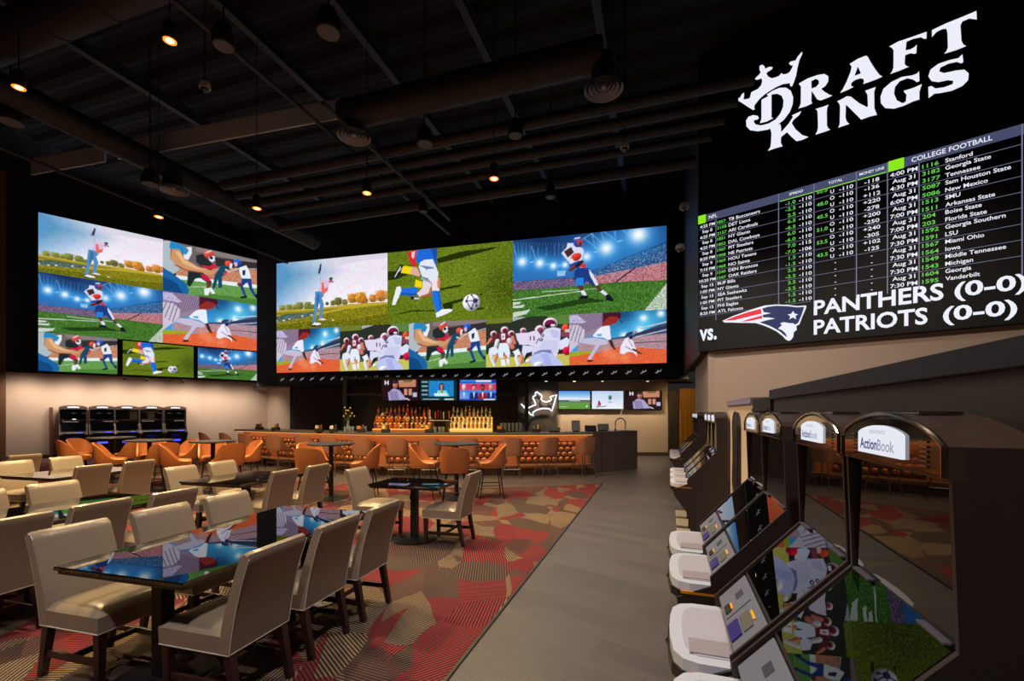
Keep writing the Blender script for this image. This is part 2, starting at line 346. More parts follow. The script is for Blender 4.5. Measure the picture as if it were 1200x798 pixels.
def pic_clash():
    p = framed(1.6, (10, 1165, -37, 245, 602, 795)); X, Y = p.X, p.Y
    p.P((110, 98, 98), [(0, -60), (1180, 230), (1180, 400), (0, 300)]); p.P((150, 140, 138), [(380, 60), (700, 130), (1165, 260), (1165, 290), (700, 190), (380, 110)], .6); p.P((52, 46, 50), [(600, 190), (1165, 280), (1165, 350), (620, 300)]); p.L((200, 196, 190), (620, 330), (1165, 352), 5)
    p.P((196, 130, 96), [(150, 300), (700, 330), (1165, 365), (1165, 550), (150, 410)]); speck(p, [(150, 290), (1165, 365), (1165, 550), (150, 410)], [(236, 180, 140), (206, 96, 60), (150, 70, 50), (246, 220, 200), (110, 60, 60)], 4200)
    p.P((226, 240, 240), [(150, 405), (1165, 545), (1165, 590), (150, 450)]); p.P((104, 158, 80), [(150, 450), (1165, 590), (1165, 800), (10, 640)]); speck(p, [(150, 450), (1165, 590), (1165, 800), (150, 640)], [(150, 196, 120), (76, 130, 50), (60, 110, 40)], 5200); p.L((210, 230, 205), (310, 550), (500, 552), 4)
    p.P((50, 100, 30), [(560, 640), (1165, 720), (1165, 800), (300, 660)], .5)
    # pair at the right
    p.P((22, 74, 100), [(690, 290), (740, 285), (790, 330), (740, 400), (690, 430), (695, 560), (650, 570), (640, 460), (610, 560), (570, 580), (600, 410), (650, 340)]); p.P((226, 50, 70), [(710, 380), (760, 370), (750, 400), (715, 405)]); p.E((222, 80, 60), (778, 275), 42, 38); p.P((235, 235, 240), [(790, 270), (825, 275), (810, 335), (785, 320)]); p.L((230, 200, 190), (745, 350), (800, 385), 12, 9)
    p.P((232, 238, 246), [(900, 330), (1000, 300), (1040, 360), (1070, 465), (1000, 475), (945, 455), (920, 400)]); p.P((30, 50, 76), [(950, 360), (995, 355), (990, 420), (955, 420)]); p.E((36, 96, 206), (893, 262), 46, 40); p.P((220, 180, 220), [(840, 265), (880, 255), (890, 300), (860, 315)]); p.L((206, 170, 160), (900, 345), (800, 375), 13, 9)
    p.P((26, 66, 140), [(945, 455), (1070, 465), (1085, 580), (1150, 690), (1130, 700), (1050, 600), (1020, 500), (960, 550), (1005, 670), (980, 685), (925, 560)]); p.P((20, 36, 40), [(925, 675), (1010, 670), (1012, 698), (930, 698)]); p.P((20, 36, 40), [(1110, 660), (1150, 650), (1155, 705), (1140, 710)]); p.E((130, 60, 56), (912, 530), 24)
    # player in the middle
    p.P((36, 44, 48), [(380, 160), (460, 145), (530, 220), (600, 300), (560, 350), (440, 300), (380, 240)]); p.P((216, 30, 66), [(430, 280), (540, 300), (600, 260), (625, 330), (540, 330), (470, 310)]); p.E((216, 80, 66), (540, 160), 56, 52); p.P((226, 230, 240), [(530, 180), (600, 170), (605, 230), (570, 250), (535, 225)]); p.E((60, 40, 50), (560, 195), 20, 18); p.L((240, 235, 240), (505, 130), (560, 110), 7)
    p.P((30, 44, 50), [(290, 350), (430, 360), (520, 420), (565, 490), (545, 570), (500, 570), (510, 500), (430, 440), (370, 450), (310, 550), (275, 520)]); p.P((206, 24, 66), [(430, 390), (500, 410), (550, 460), (540, 490), (470, 460)]); p.P((110, 60, 50), [(505, 500), (550, 500), (545, 570), (505, 570)]); p.P((232, 236, 240), [(475, 570), (560, 560), (610, 630), (570, 640), (545, 600), (520, 655), (480, 650)])
    # arm and shoulder close to the lens
    p.P((176, 190, 196), [(10, -20), (100, -20), (90, 200), (200, 330), (130, 390), (10, 310)]); p.P((232, 234, 246), [(240, 60), (330, 60), (330, 140), (290, 220), (240, 200)]); p.P((30, 140, 200), [(90, -10), (200, 20), (300, 100), (260, 160), (210, 110), (80, 70)]); p.P((90, 130, 140), [(200, 20), (250, 40), (300, 100), (280, 120)], .8)
    p.P((206, 150, 104), [(110, 80), (190, 90), (250, 200), (400, 300), (530, 350), (590, 345), (600, 390), (520, 400), (440, 370), (280, 340), (150, 270), (95, 200)]); p.P((236, 190, 140), [(140, 110), (200, 120), (250, 215), (390, 305), (500, 350), (380, 330), (230, 260)], .8); p.P((140, 84, 56), [(150, 270), (280, 340), (440, 370), (430, 380), (270, 352), (130, 280)], .8)
    p.P((26, 100, 166), [(10, 305), (120, 390), (260, 500), (300, 590), (290, 640), (10, 610)]); p.P((16, 60, 110), [(10, 420), (160, 500), (230, 625), (10, 605)], .7)
    return p
def pic_team():
    p = framed(1.62, (10, 1190, -5, -25, 705, 690)); X, Y = p.X, p.Y
    p.im[:] = (44, 50, 40); p.P((110, 126, 40), [(0, -10), (400, -10), (380, 60), (0, 70)]); speck(p, [(0, -10), (400, -10), (380, 60), (0, 70)], [(150, 160, 60), (70, 84, 24)], 700); p.P((90, 130, 60), [(850, -30), (1200, -30), (1200, 110), (1020, 100)]); p.P((200, 214, 216), [(395, -10), (600, -10), (480, 20), (400, 45)], .8)
    speck(p, [(0, 70), (850, 30), (1200, 120), (1200, 480), (0, 500)], [(60, 66, 50), (34, 40, 30)], 3000)
    p.P((196, 190, 84), [(0, 510), (400, 560), (1200, 520), (1200, 700), (0, 710)]); speck(p, [(0, 510), (1200, 520), (1200, 700), (0, 710)], [(226, 220, 120), (160, 160, 60), (236, 236, 170)], 2600)
    M, S = (120, 34, 58), (226, 130, 110)
    def helm(q, r, c=M): p.E((226, 200, 212), q, r, r * .95); p.E(c, (q[0] + r * .1, q[1] + r * .2), r * .72, r * .68)
    # far left player
    helm((125, 215), 46); p.P((110, 40, 60), [(70, 260), (180, 250), (170, 330), (90, 340)]); p.L(S, (85, 290), (35, 360), 20, 15); p.P((226, 232, 248), [(60, 430), (170, 380), (190, 480), (150, 520), (50, 520)]); p.L((230, 232, 245), (180, 320), (160, 390), 30, 26); p.L(S, (170, 540), (140, 620), 24, 18); p.L((236, 236, 245), (90, 550), (140, 680), 26, 20)
    # number player in maroon
    p.P(M, [(200, 200), (360, 190), (400, 250), (330, 280), (320, 350), (225, 350), (215, 280), (190, 250)]); helm((283, 165), 54); p.P((240, 236, 245), [(235, 220), (290, 215), (290, 300), (240, 305)]); p.P(M, [(252, 240), (270, 238), (272, 282), (255, 284)])
    p.P((226, 236, 252), [(210, 355), (330, 350), (365, 500), (350, 560), (300, 570), (275, 460), (260, 570), (200, 560), (180, 480)]); p.L(S, (300, 540), (300, 600), 18); p.P((238, 240, 250), [(225, 590), (290, 590), (300, 680), (240, 680)]); p.P((238, 240, 250), [(300, 580), (345, 580), (350, 670), (325, 660)])
    helm((380, 215), 44); p.L(S, (400, 280), (430, 360), 26, 20); p.L(S, (340, 330), (400, 420), 34, 30); p.L((230, 226, 240), (350, 310), (360, 340), 30); p.P((40, 40, 66), [(430, 400), (520, 380), (540, 520), (480, 500)]); p.P((236, 240, 250), [(400, 480), (480, 440), (520, 520), (440, 540)]); p.L(S, (520, 550), (530, 640), 26, 16); p.L((238, 240, 250), (450, 560), (480, 670), 26, 24)
    # white-shirted pack
    helm((548, 180), 42, (150, 60, 90)); p.P((226, 216, 240), [(440, 220), (620, 210), (640, 300), (600, 390), (500, 380), (460, 300)]); helm((780, 175), 64, (140, 66, 96)); p.P((224, 216, 240), [(620, 210), (740, 180), (800, 260), (760, 380), (700, 410), (600, 380)])
    for x in (648, 700): p.L((120, 80, 130), (x, 270), (x + 4, 320), 9)
    p.P((216, 222, 244), [(540, 390), (700, 410), (680, 480), (600, 500), (560, 560), (530, 500)]); p.P((34, 28, 44), [(600, 500), (670, 520), (600, 580), (560, 650), (555, 600)]); p.L(S, (540, 560), (520, 640), 22, 16)
    # big player in front
    p.E((226, 210, 226), (925, 95), 96, 82); p.E((116, 26, 66), (925, 105), 78, 68); p.P((40, 20, 40), [(850, 110), (1000, 100), (1000, 140), (860, 145)]); p.P((240, 236, 245), [(932, 105), (988, 105), (985, 132), (935, 132)])
    p.E((232, 84, 50), (1130, 160), 46, 52); p.P((226, 190, 190), [(1130, 180), (1190, 180), (1190, 240), (1120, 230)]); p.P((130, 70, 84), [(1040, 210), (1190, 225), (1190, 280), (1060, 285)]); p.P((220, 226, 248), [(1060, 340), (1150, 290), (1190, 330), (1170, 420), (1060, 470), (1040, 400)]); p.E((214, 26, 66), (1150, 485), 56, 62); p.P((60, 30, 44), [(1000, 480), (1100, 470), (1100, 520), (1010, 525)])
    p.P((216, 216, 244), [(860, 170), (960, 145), (1070, 170), (1060, 260), (1060, 420), (1010, 560), (900, 500), (670, 530), (680, 460), (760, 300)]); p.P((176, 180, 226), [(920, 180), (1050, 200), (1040, 300), (960, 290)], .6); p.P((190, 192, 232), [(850, 330), (1040, 330), (1010, 520), (860, 460), (760, 440)], .5)
    for q, r in (((820, 258), 23), ((800, 318), 25)): p.E((52, 40, 90), q, r, r); p.E((216, 216, 244), q, r * .45, r * .45)
    p.L((52, 40, 90), (765, 300), (730, 370), 6)
    p.P((120, 126, 176), [(700, 500), (800, 460), (930, 465), (960, 520), (820, 490), (700, 530)]); p.P((190, 196, 240), [(640, 570), (700, 525), (830, 490), (960, 520), (1060, 620), (1105, 700), (680, 700)]); p.P((150, 160, 226), [(800, 520), (900, 520), (960, 690), (860, 690)], .5); p.E((232, 232, 250), (765, 670), 66, 44); p.E((236, 236, 250), (620, 615), 40, 26)
    return p
def pic_man():
    p = Pic(1.78, bg=(40, 16, 24)); p.poly([(.8, .04), (1.65, .0), (1.65, .34), (.85, .36)], (196, 130, 100)); p.poly([(1.0, .02), (1.5, .0), (1.45, .12), (1.05, .12)], (110, 96, 56))
    for x in (1.08, 1.3): p.poly([(x, .44), (x + .15, .44), (x + .15, .74), (x, .74)], (206, 140, 116))
    p.poly([(.3, .62), (.55, .42), (.85, .5), (1.2, .95), (.35, 1)], (170, 160, 205))
    for k in range(5): p.cap((.38 + k * .08, .55), (.5 + k * .08, .98), .014, .014, (60, 50, 84))
    p.ell((.66, .26), .12, .17, (200, 124, 112)); p.ell((.64, .13), .12, .07, (60, 40, 40)); p.poly([(1.5, .62), (1.7, .62), (1.7, .82), (1.5, .82)], (180, 186, 210)); p.poly([(.14, .05), (.19, .05), (.19, .25), (.14, .25)], WH); p.poly([(.28, .05), (.33, .05), (.33, .25), (.28, .25)], WH); p.poly([(.14, .13), (.33, .13), (.33, .17), (.14, .17)], WH)
    p.cap((1.2, .9), (1.34, .98), .03, .02, (230, 225, 240))
    return p
def pic_anchor():
    p = Pic(1.78, bg=(10, 44, 54)); p.poly([(.42, .06), (1.62, .06), (1.62, .80), (.42, .80)], (30, 130, 200)); p.noise((p.X > .42) & (p.X < 1.62) & (p.Y < .8) & (p.Y > .06), 16, 5)
    for k in range(4): p.cap((.1, .12 + k * .2), (.34, .12 + k * .2), .035, .035, (190, 215, 215), .8)
    p.poly([(.72, .8), (.85, .52), (1.25, .52), (1.42, .8)], (120, 225, 215)); p.ell((1.04, .36), .12, .2, (30, 20, 24)); p.ell((1.04, .34), .075, .11, (190, 128, 100)); p.cap((1.04, .42), (1.04, .56), .05, .07, SKIN); p.poly([(.66, .66), (1.3, .66), (1.28, .76), (.68, .76)], WH)
    p.poly([(.1, .9), (1.7, .9), (1.7, .97), (.1, .97)], (20, 60, 74)); p.cap((.14, .935), (.9, .935), .016, .016, (190, 210, 215)); p.cap((1.2, .94), (1.6, .94), .03, .03, (225, 235, 240))
    return p
def pic_panel():
    p = Pic(1.78, bg=(60, 130, 230)); p.poly([(0, .2), (1.78, .2), (1.78, .5), (0, .5)], (206, 60, 96)); p.poly([(0, 0), (1.78, 0), (1.78, .16), (0, .16)], (22, 60, 160)); p.cap((.3, .08), (1.5, .08), .05, .05, (225, 235, 255)); p.cap((.1, .08), (.75, .08), .05, .05, (60, 140, 240))
    for x, sc, j, h in ((.22, (226, 190, 180), (110, 150, 230), (200, 200, 210)), (.70, (206, 150, 130), (30, 40, 110), (60, 40, 40)), (1.12, (130, 80, 60), (150, 30, 40), (24, 18, 20)), (1.52, (200, 150, 130), (30, 50, 140), (150, 150, 160))):
        p.poly([(x - .22, .92), (x - .18, .62), (x + .18, .62), (x + .22, .92)], j); p.poly([(x - .04, .6), (x + .04, .6), (x, .9)], WH); p.ell((x, .34), .10, .12, h); p.ell((x, .42), .085, .13, sc)
    p.poly([(0, .92), (1.78, .92), (1.78, 1), (0, 1)], (40, 70, 150)); p.cap((1.2, .95), (1.7, .95), .03, .03, WH)
    return p
def pic_field():
    p = Pic(1.78); p.grad(0, .5, (70, 150, 230), (226, 236, 245), p.Y < .5); p.poly([(0, .32), (1.78, .4), (1.78, .5), (0, .5)], (236, 240, 246), .6); p.grad(.5, 1, (110, 150, 80), (90, 150, 50), p.Y >= .56)
    p.noise(p.Y > .56, 10, 3); p.poly([(0, .54), (1.78, .54), (1.78, .64), (0, .64)], (90, 118, 110)); p.poly([(.6, .48), (1.2, .48), (1.2, .56), (.6, .56)], (170, 186, 205)); p.cap((.1, .88), (.5, .88), .012, .012, WH); p.ell((1.6, .86), .06, .05, WH)
    return p
def pic_snow():
    p = Pic(1.78, bg=(216, 228, 245)); p.grad(0, 1, (190, 212, 245), (240, 244, 250), p.Y < 2); p.noise(p.Y > .5, 8, 10); p.ell((1.02, .36), .11, .14, (90, 150, 150)); p.ell((1.02, .34), .06, .08, (40, 90, 90)); p.halo((1.3, .2), .3, (200, 200, 220), .5)
    p.cap((.9, .6), (1.1, .62), .02, .02, (120, 140, 190)); p.ell((.42, .72), .09, .12, (196, 50, 110)); p.ell((.4, .6), .05, .06, (40, 60, 110)); p.cap((.2, .9), (.8, .84), .012, .02, (60, 80, 130)); p.cap((.28, .8), (.36, .9), .02, .02, (40, 50, 80))
    return p
PICS = {k: grain(f()).out() for k, f in dict(golf=pic_golf, soccer=pic_soccer, run=pic_run, base=pic_base, clash=pic_clash, team=pic_team,
        man=pic_man, anchor=pic_anchor, panel=pic_panel, field=pic_field, snow=pic_snow).items()}

def resample(im, w, h):
    H, W = im.shape[:2]
    ys = np.clip(((np.arange(h) + .5) / h * H).astype(int), 0, H - 1); xs = np.clip(((np.arange(w) + .5) / w * W).astype(int), 0, W - 1)
    k = max(1, int(round(H / h)))
    if k > 1:
        pad = np.pad(im, ((0, k), (0, k), (0, 0)), 'edge'); acc = sum(pad[i:i + H, j:j + W] for i in range(k) for j in range(k)) / k / k
        im = acc; ys = np.clip(ys - k // 2, 0, H - 1); xs = np.clip(xs - k // 2, 0, W - 1)
    return im[np.ix_(ys, xs)]

def picture(name, im, o, du, dv, w, h, m, parent=None, label=None):
    """a screen surface from corner o, across du, down dv, each vertex carrying its pixel's colour"""
    c = resample(im, w, h)
    o, du, dv = (np.array(v, float) for v in (o, du, dv))
    u = np.linspace(0, 1, w); v = np.linspace(0, 1, h)
    P = o + u[None, :, None] * du + v[:, None, None] * dv
    i = np.arange(h * w).reshape(h, w)
    q = np.stack([i[1:, :-1], i[1:, 1:], i[:-1, 1:], i[:-1, :-1]], -1).reshape(-1, 4)
    me = bpy.data.meshes.new(name)
    me.vertices.add(h * w); me.vertices.foreach_set('co', P.reshape(-1))
    me.loops.add(q.size); me.loops.foreach_set('vertex_index', q.reshape(-1).astype(np.int32))
    me.polygons.add(len(q)); me.polygons.foreach_set('loop_start', np.arange(0, q.size, 4, dtype=np.int32))
    me.update(calc_edges=True); me.validate()
    a = me.attributes.new('pic', 'FLOAT_COLOR', 'POINT')
    a.data.foreach_set('color', np.concatenate([c, np.ones((h, w, 1))], -1).reshape(-1).astype(np.float32))
    me.materials.append(m)
    ob = bpy.data.objects.new(name, me); COL.objects.link(ob)
    if parent: ob.parent = parent
    if label: ob['label'] = label
    return ob

# ------------------------------------------------------------------ lettering
def outline_mesh(splines):
    """filled flat shape from closed outlines (holes allowed), as (verts, faces) in x, y"""
    cu = bpy.data.curves.new('tmp', 'CURVE'); cu.dimensions = '2D'; cu.fill_mode = 'BOTH'
    for s in splines:
        sp = cu.splines.new('POLY'); sp.points.add(len(s) - 1); sp.use_cyclic_u = True
        for k, (x, y) in enumerate(s): sp.points[k].co = (x, y, 0, 1)
    o = bpy.data.objects.new('tmp', cu)
    me = o.to_mesh(); V = [tuple(v.co[:2]) for v in me.vertices]; Fc = [tuple(p.vertices) for p in me.polygons]
    o.to_mesh_clear(); bpy.data.objects.remove(o); bpy.data.curves.remove(cu)
    return V, Fc

GLYPH = {}
def word(txt, bold=0.0):
    if (txt, bold) in GLYPH: return GLYPH[(txt, bold)]
    cu = bpy.data.curves.new('tmp', 'FONT'); cu.body = txt; cu.size = 1.0; cu.offset = bold; cu.resolution_u = 3
    o = bpy.data.objects.new('tmp', cu)
    me = o.to_mesh(); V = [tuple(v.co[:2]) for v in me.vertices]; Fc = [tuple(p.vertices) for p in me.polygons]
    o.to_mesh_clear(); bpy.data.objects.remove(o); bpy.data.curves.remove(cu)
    GLYPH[(txt, bold)] = (V, Fc)
    return V, Fc

class Flat:
    """collects flat shapes on a plane: origin o, right vector r, up vector t (metres)"""
    def __init__(s, o, r, t): s.o, s.r, s.t = Vector(o), Vector(r).normalized(), Vector(t).normalized(); s.V = []; s.F = []
    def put(s, V, Fc, d=0.0):
        n = s.r.cross(s.t); b = len(s.V)
        s.V += [s.o + s.r * x + s.t * y + n * d for x, y in V]; s.F += [tuple(i + b for i in f) for f in Fc]
    def text(s, txt, x, y, cap, width=None, align='l', bold=0.012, sx=1.0):
        V, Fc = word(txt, bold)
        if not V: return
        x0 = min(v[0] for v in V); x1 = max(v[0] for v in V)
        k = cap / 0.70; kx = k * sx if width is None else width / (x1 - x0)
        off = {'l': -x0, 'r': -x1, 'c': -(x0 + x1) / 2}[align]
        s.put([(x + (vx + off) * kx, y + vy * k) for vx, vy in V], Fc)
    def rect(s, x0, y0, x1, y1, d=0.0): s.put([(x0, y0), (x1, y0), (x1, y1), (x0, y1)], [(0, 1, 2, 3)], d)
    def shape(s, splines, d=0.0): s.put(*outline_mesh(splines), d)
    def build(s, name, m, parent=None, label=None): return mesh_from(name, s.V, s.F, m, parent, label)
# ================================================================== materials in use
BLACK = mat('matte_black', (20, 20, 22), .75, var=.15)
CEILM = mat('ceiling_black', (13, 14, 17), .9, var=.2, scale=4)
DUCTM = mat('duct_dark', (30, 36, 47), .6, var=.15, scale=6)
PIPEM = mat('pipe_grey', (40, 47, 62), .55, var=.15, scale=9)
CREAM = mat('cream_wall', (208, 184, 164), .85, var=.03, scale=3, bump=.05)
BROWNW = mat('dark_brown_panel', (62, 50, 44), .5, var=.1, scale=6)
GREYW = mat('grey_brown_panel', (92, 82, 76), .6, var=.08, scale=5)
LEATH = mat('taupe_leather', (132, 117, 101), .28, var=.05, scale=60, bump=.12)
PIPING = mat('pale_piping', (196, 186, 172), .4)
WOOD = mat('dark_mahogany', (42, 22, 20), .35, var=.25, scale=18)
TOPBLK = mat('gloss_black_top', (7, 7, 8), .0, var=.1, spec=1.0)
TOPEDGE = mat('black_edge', (26, 22, 22), .3)
IRON = mat('black_iron', (24, 26, 28), .4, metal=.4)
STEEL = mat('brushed_steel', (150, 142, 132), .3, metal=1)
COGNAC = mat('cognac_leather', (156, 90, 48), .42, var=.08, scale=40, bump=.1)
COGIN = mat('cognac_cushion', (176, 108, 58), .4, var=.1, scale=40, bump=.1)
UMBER = mat('umber_leather', (140, 92, 70), .45, var=.07, scale=40, bump=.1)
PUBTOP = mat('slate_top', (42, 43, 46), .3, var=.15, scale=14)
SLATE = mat('bar_slate', (96, 86, 78), .35, var=.2, scale=10)
COPPER = mat('copper_panel', (150, 84, 48), .42, metal=.1, var=.15, scale=14)
COPPERT = mat('copper_tuft', (158, 92, 52), .3, metal=.55, var=.2, scale=20)
KBLK = mat('kiosk_black', (25, 19, 18), .32, var=.1)
KSIDE = mat('kiosk_brown', (38, 28, 25), .4, var=.1)
KGLASS = mat('kiosk_glass', (6, 6, 7), .0, var=.05, spec=.6)
KTRAY = mat('kiosk_tray', (184, 188, 198), .35, var=.03)
KPANEL = mat('kiosk_panel', (104, 108, 122), .4, var=.06, scale=200)
CHROME = mat('chrome', (190, 180, 168), .15, metal=1)
AMBER = mat('amber_trim', (196, 120, 20), .3)
YEL = mat('yellow_slot', (236, 176, 20), .4)
NAVYP = mat('navy_slot', (40, 34, 110), .3)

def tile_material():
    m = bpy.data.materials.new('wood_tile'); m.use_nodes = True; nt = m.node_tree; N = nt.nodes; L = nt.links; b = N['Principled BSDF']
    tc = N.new('ShaderNodeTexCoord'); mp = N.new('ShaderNodeMapping'); mp.inputs['Rotation'].default_value[2] = math.radians(40)
    L.new(tc.outputs['Object'], mp.inputs['Vector'])
    br = N.new('ShaderNodeTexBrick'); br.offset = .37; br.inputs['Scale'].default_value = 1
    br.inputs['Brick Width'].default_value = 1.2; br.inputs['Row Height'].default_value = .2; br.inputs['Mortar Size'].default_value = .0025
    br.inputs['Color1'].default_value = (*srgb((80, 75, 75)), 1); br.inputs['Color2'].default_value = (*srgb((71, 66, 66)), 1); br.inputs['Mortar'].default_value = (*srgb((66, 60, 58)), 1)
    L.new(mp.outputs[0], br.inputs['Vector'])
    ms = N.new('ShaderNodeMapping'); ms.inputs['Scale'].default_value = (1.2, 14, 1); L.new(mp.outputs[0], ms.inputs['Vector'])
    nz = N.new('ShaderNodeTexNoise'); nz.inputs['Scale'].default_value = 2.5; nz.inputs['Detail'].default_value = 6; L.new(ms.outputs[0], nz.inputs['Vector'])
    mx = N.new('ShaderNodeMix'); mx.data_type = 'RGBA'; mx.blend_type = 'OVERLAY'; mx.inputs[0].default_value = .4
    L.new(br.outputs['Color'], mx.inputs[6]); L.new(nz.outputs['Fac'], mx.inputs[7]); L.new(mx.outputs[2], b.inputs['Base Color'])
    b.inputs['Roughness'].default_value = .42
    return m

def carpet_material():
    """angular patches, each filled with fine parallel stripes running its own way"""
    m = bpy.data.materials.new('patterned_carpet'); m.use_nodes = True; nt = m.node_tree; N = nt.nodes; L = nt.links; b = N['Principled BSDF']
    def new(t, **k):
        n = N.new(t)
        for a, v in k.items(): setattr(n, a, v)
        return n
    def mth(op, a, c=None, d=None):
        n = new('ShaderNodeMath', operation=op)
        for i, v in enumerate((a, c, d)):
            if v is None: continue
            if isinstance(v, (int, float)): n.inputs[i].default_value = v
            else: L.new(v, n.inputs[i])
        return n.outputs[0]
    tc = new('ShaderNodeTexCoord'); mp = new('ShaderNodeMapping'); mp.inputs['Scale'].default_value = (1.1, .55, 1); mp.inputs['Rotation'].default_value[2] = .75
    L.new(tc.outputs['Object'], mp.inputs['Vector'])
    nz = new('ShaderNodeTexNoise'); nz.inputs['Scale'].default_value = .8; L.new(mp.outputs[0], nz.inputs['Vector'])
    ad = new('ShaderNodeMix', data_type='RGBA', blend_type='LINEAR_LIGHT'); ad.inputs[0].default_value = .3
    L.new(mp.outputs[0], ad.inputs[6]); L.new(nz.outputs['Color'], ad.inputs[7])
    def vor(scale):
        v = new('ShaderNodeTexVoronoi'); v.inputs['Scale'].default_value = scale; L.new(ad.outputs[2], v.inputs['Vector'])
        s = new('ShaderNodeSeparateColor'); L.new(v.outputs['Color'], s.inputs[0]); return s
    c1 = vor(2.2); c2 = vor(1.5)
    sp = new('ShaderNodeSeparateXYZ'); L.new(tc.outputs['Object'], sp.inputs[0])
    ang = mth('MULTIPLY', c1.outputs[0], 6.28)
    along = mth('ADD', mth('MULTIPLY', sp.outputs[0], mth('COSINE', ang)), mth('MULTIPLY', sp.outputs[1], mth('SINE', ang)))
    st = mth('SINE', mth('MULTIPLY', along, 6.283 / .026))
    st = mth('MULTIPLY_ADD', st, .5, .5); st = mth('SMOOTH_MIN', mth('MAXIMUM', mth('MULTIPLY_ADD', mth('SUBTRACT', st, .40), 6, 0), 0), 1, .05)
    rp = new('ShaderNodeValToRGB'); e = rp.color_ramp; e.interpolation = 'CONSTANT'
    cols = [(0, (116, 42, 48)), (.20, (116, 100, 82)), (.42, (82, 68, 61)), (.60, (122, 48, 48)), (.76, (128, 108, 82)), (.90, (84, 62, 58))]
    e.elements[0].position, e.elements[0].color = 0, (*srgb(cols[0][1]), 1); e.elements[1].position, e.elements[1].color = cols[1][0], (*srgb(cols[1][1]), 1)
    for q, c in cols[2:]:
        x = e.elements.new(q); x.color = (*srgb(c), 1)
    L.new(mth('FRACT', mth('ADD', c1.outputs[1], c2.outputs[0])), rp.inputs[0])
    dk = new('ShaderNodeValToRGB'); dk.color_ramp.interpolation = 'CONSTANT'; dk.color_ramp.elements[0].color = (*srgb((40, 30, 31)), 1)
    dk.color_ramp.elements[1].position = .55; dk.color_ramp.elements[1].color = (*srgb((58, 32, 32)), 1); L.new(c2.outputs[2], dk.inputs[0])
    mx = new('ShaderNodeMix', data_type='RGBA'); L.new(st, mx.inputs[0]); L.new(dk.outputs[0], mx.inputs[6]); L.new(rp.outputs[0], mx.inputs[7])
    L.new(mx.outputs[2], b.inputs['Base Color']); b.inputs['Roughness'].default_value = .95; b.inputs['Specular IOR Level'].default_value = .1
    return m

# ================================================================== the room
CY, SY = math.cos(YAW), math.sin(YAW)
D1, D2 = Vector((SY, CY)), Vector((CY, -SY))
bm = B(); bx(bm, (-4.5, 9.6, -.05), (31, 29, .1)); struct('floor', bm, tile_material())
bm = B(); prism(bm, [(-1.60, -.8), (-.427, 2.84), (2.12, 10.72), (1.0, 10.30), (-.4, 10.1), (-2.2, 10.15), (-4.2, 10.7), (-7.0, 12.6), (-9.5, 15.0), (-12.6, 20.4), (-17.4, 15.6), (-19.6, 15.4), (-19.6, -.8)], 0, .008)
struct('floor_carpet', bm, carpet_material(), 'carpet of red, tan and brown striped patches')
bm = B(); a = Vector((-1.60, -.8)); c = Vector((2.12, 10.72)); n = Vector((.95, -.31)) * .02
prism(bm, [a + n * -.2, a + n, c + n, c + n * -.2], 0, .012); struct('trim_1', bm, mat('edge_strip', (52, 48, 48), .4, metal=.4))

# walls: corners in plan
LA, LB = Vector((-17.01, 16.335)), Vector((-12.04, 21.465))           # plane of the left video wall
BA, BB = Vector((-10.44, 20.375)), Vector((5.51, 16.25))            # plane of the back video wall
ld = (LB - LA).normalized(); ln = Vector((-ld.y, ld.x))         # ln points away from the room
bd = (BB - BA).normalized(); bn = Vector((-bd.y, bd.x))
def wall(name, p, q, z0, z1, m, t=.12, label=None):
    """a wall whose room face runs p to q (room on the right-hand side of travel)"""
    p, q = Vector(p), Vector(q); d = (q - p).normalized(); n = Vector((-d.y, d.x)) * t
    bm = B(); prism(bm, [p, q, q + n, p + n], z0, z1); return struct(name, bm, m, label)
HIGH = 10.4
W0 = LA - ld * .80; W1 = LA + ld * 4.97
wall('wall_left', W0 + ln * .12, W1 + ln * .12, 0, 3.3, CREAM)
wall('wall_corner', W1 + ln * .12, (-12.0, 22.3), 0, 3.3, CREAM)
wall('wall_corner_return', (-12.0, 22.3), (-10.4, 21.3), 0, 3.3, CREAM)
bm = B(); bx(bm, (0, 0, 0), (.14, .22, 10), bev=.01, mtx=Matrix.Translation((W0.x - .05, W0.y - .02, 5.0)) @ Matrix.Rotation(math.radians(46), 4, 'Z')); struct('trim_2', bm, mat('tan_edge', (120, 84, 58), .5))
wall('wall_left_return', W0 + Vector((-.1, 0)) - ln * .0, W0 + Vector((-2.4, .8)), 0, HIGH, BROWNW)
wall('wall_west', (-19.9, -4.2), (-19.9, 16.6), 0, HIGH, BROWNW)
wall('wall_rear', (11, -4.2), (-19.9, -4.2), 0, HIGH, mat('warm_rear_wall', (120, 104, 90), .85))
BWM = mat('bar_back_wall', (70, 58, 56), .6, var=.08, scale=3)
wall('wall_back_doors', (-10.4, 21.3), (-7.4, 21.3), 0, 2.85, BWM)
wall('wall_back_dark', (-7.4, 20.9), (.5, 18.0), 0, 2.85, BWM)
wall('wall_back', (.5, 17.6), (6.04, 17.6), 0, 2.85, CREAM)
wall('wall_back_alcove', (-.2, 17.5), (1.76, 17.5), 0, 2.85, GREYW, .08)
C0 = Vector((4.66, 10.43)); C1 = C0 + D1 * 3.8
wall('wall_passage', C1, C0, 0, 3.08, CREAM, -.15)
RB = Vector((4.3, 10.5)); rd = Vector((3.7, -3.4)).normalized(); rn = Vector((-rd.y, rd.x))
wall('wall_right', C0, C0 + rd * 8.0, 0, 3.08, CREAM)
wall('wall_right_upper', C0 - rd * .30 + rn * .05, C0 + rd * 8.0 + rn * .05, 3.081, HIGH, BLACK, .1)
wall('wall_upper_side', (6.42, 17.25), RB + rn * .12, 3.081, HIGH, mat('side_black', (30, 30, 34), .6), .1)
wall('wall_east', C0 + rd * 8.0, (11, -4.2), 0, HIGH, BROWNW, .1)
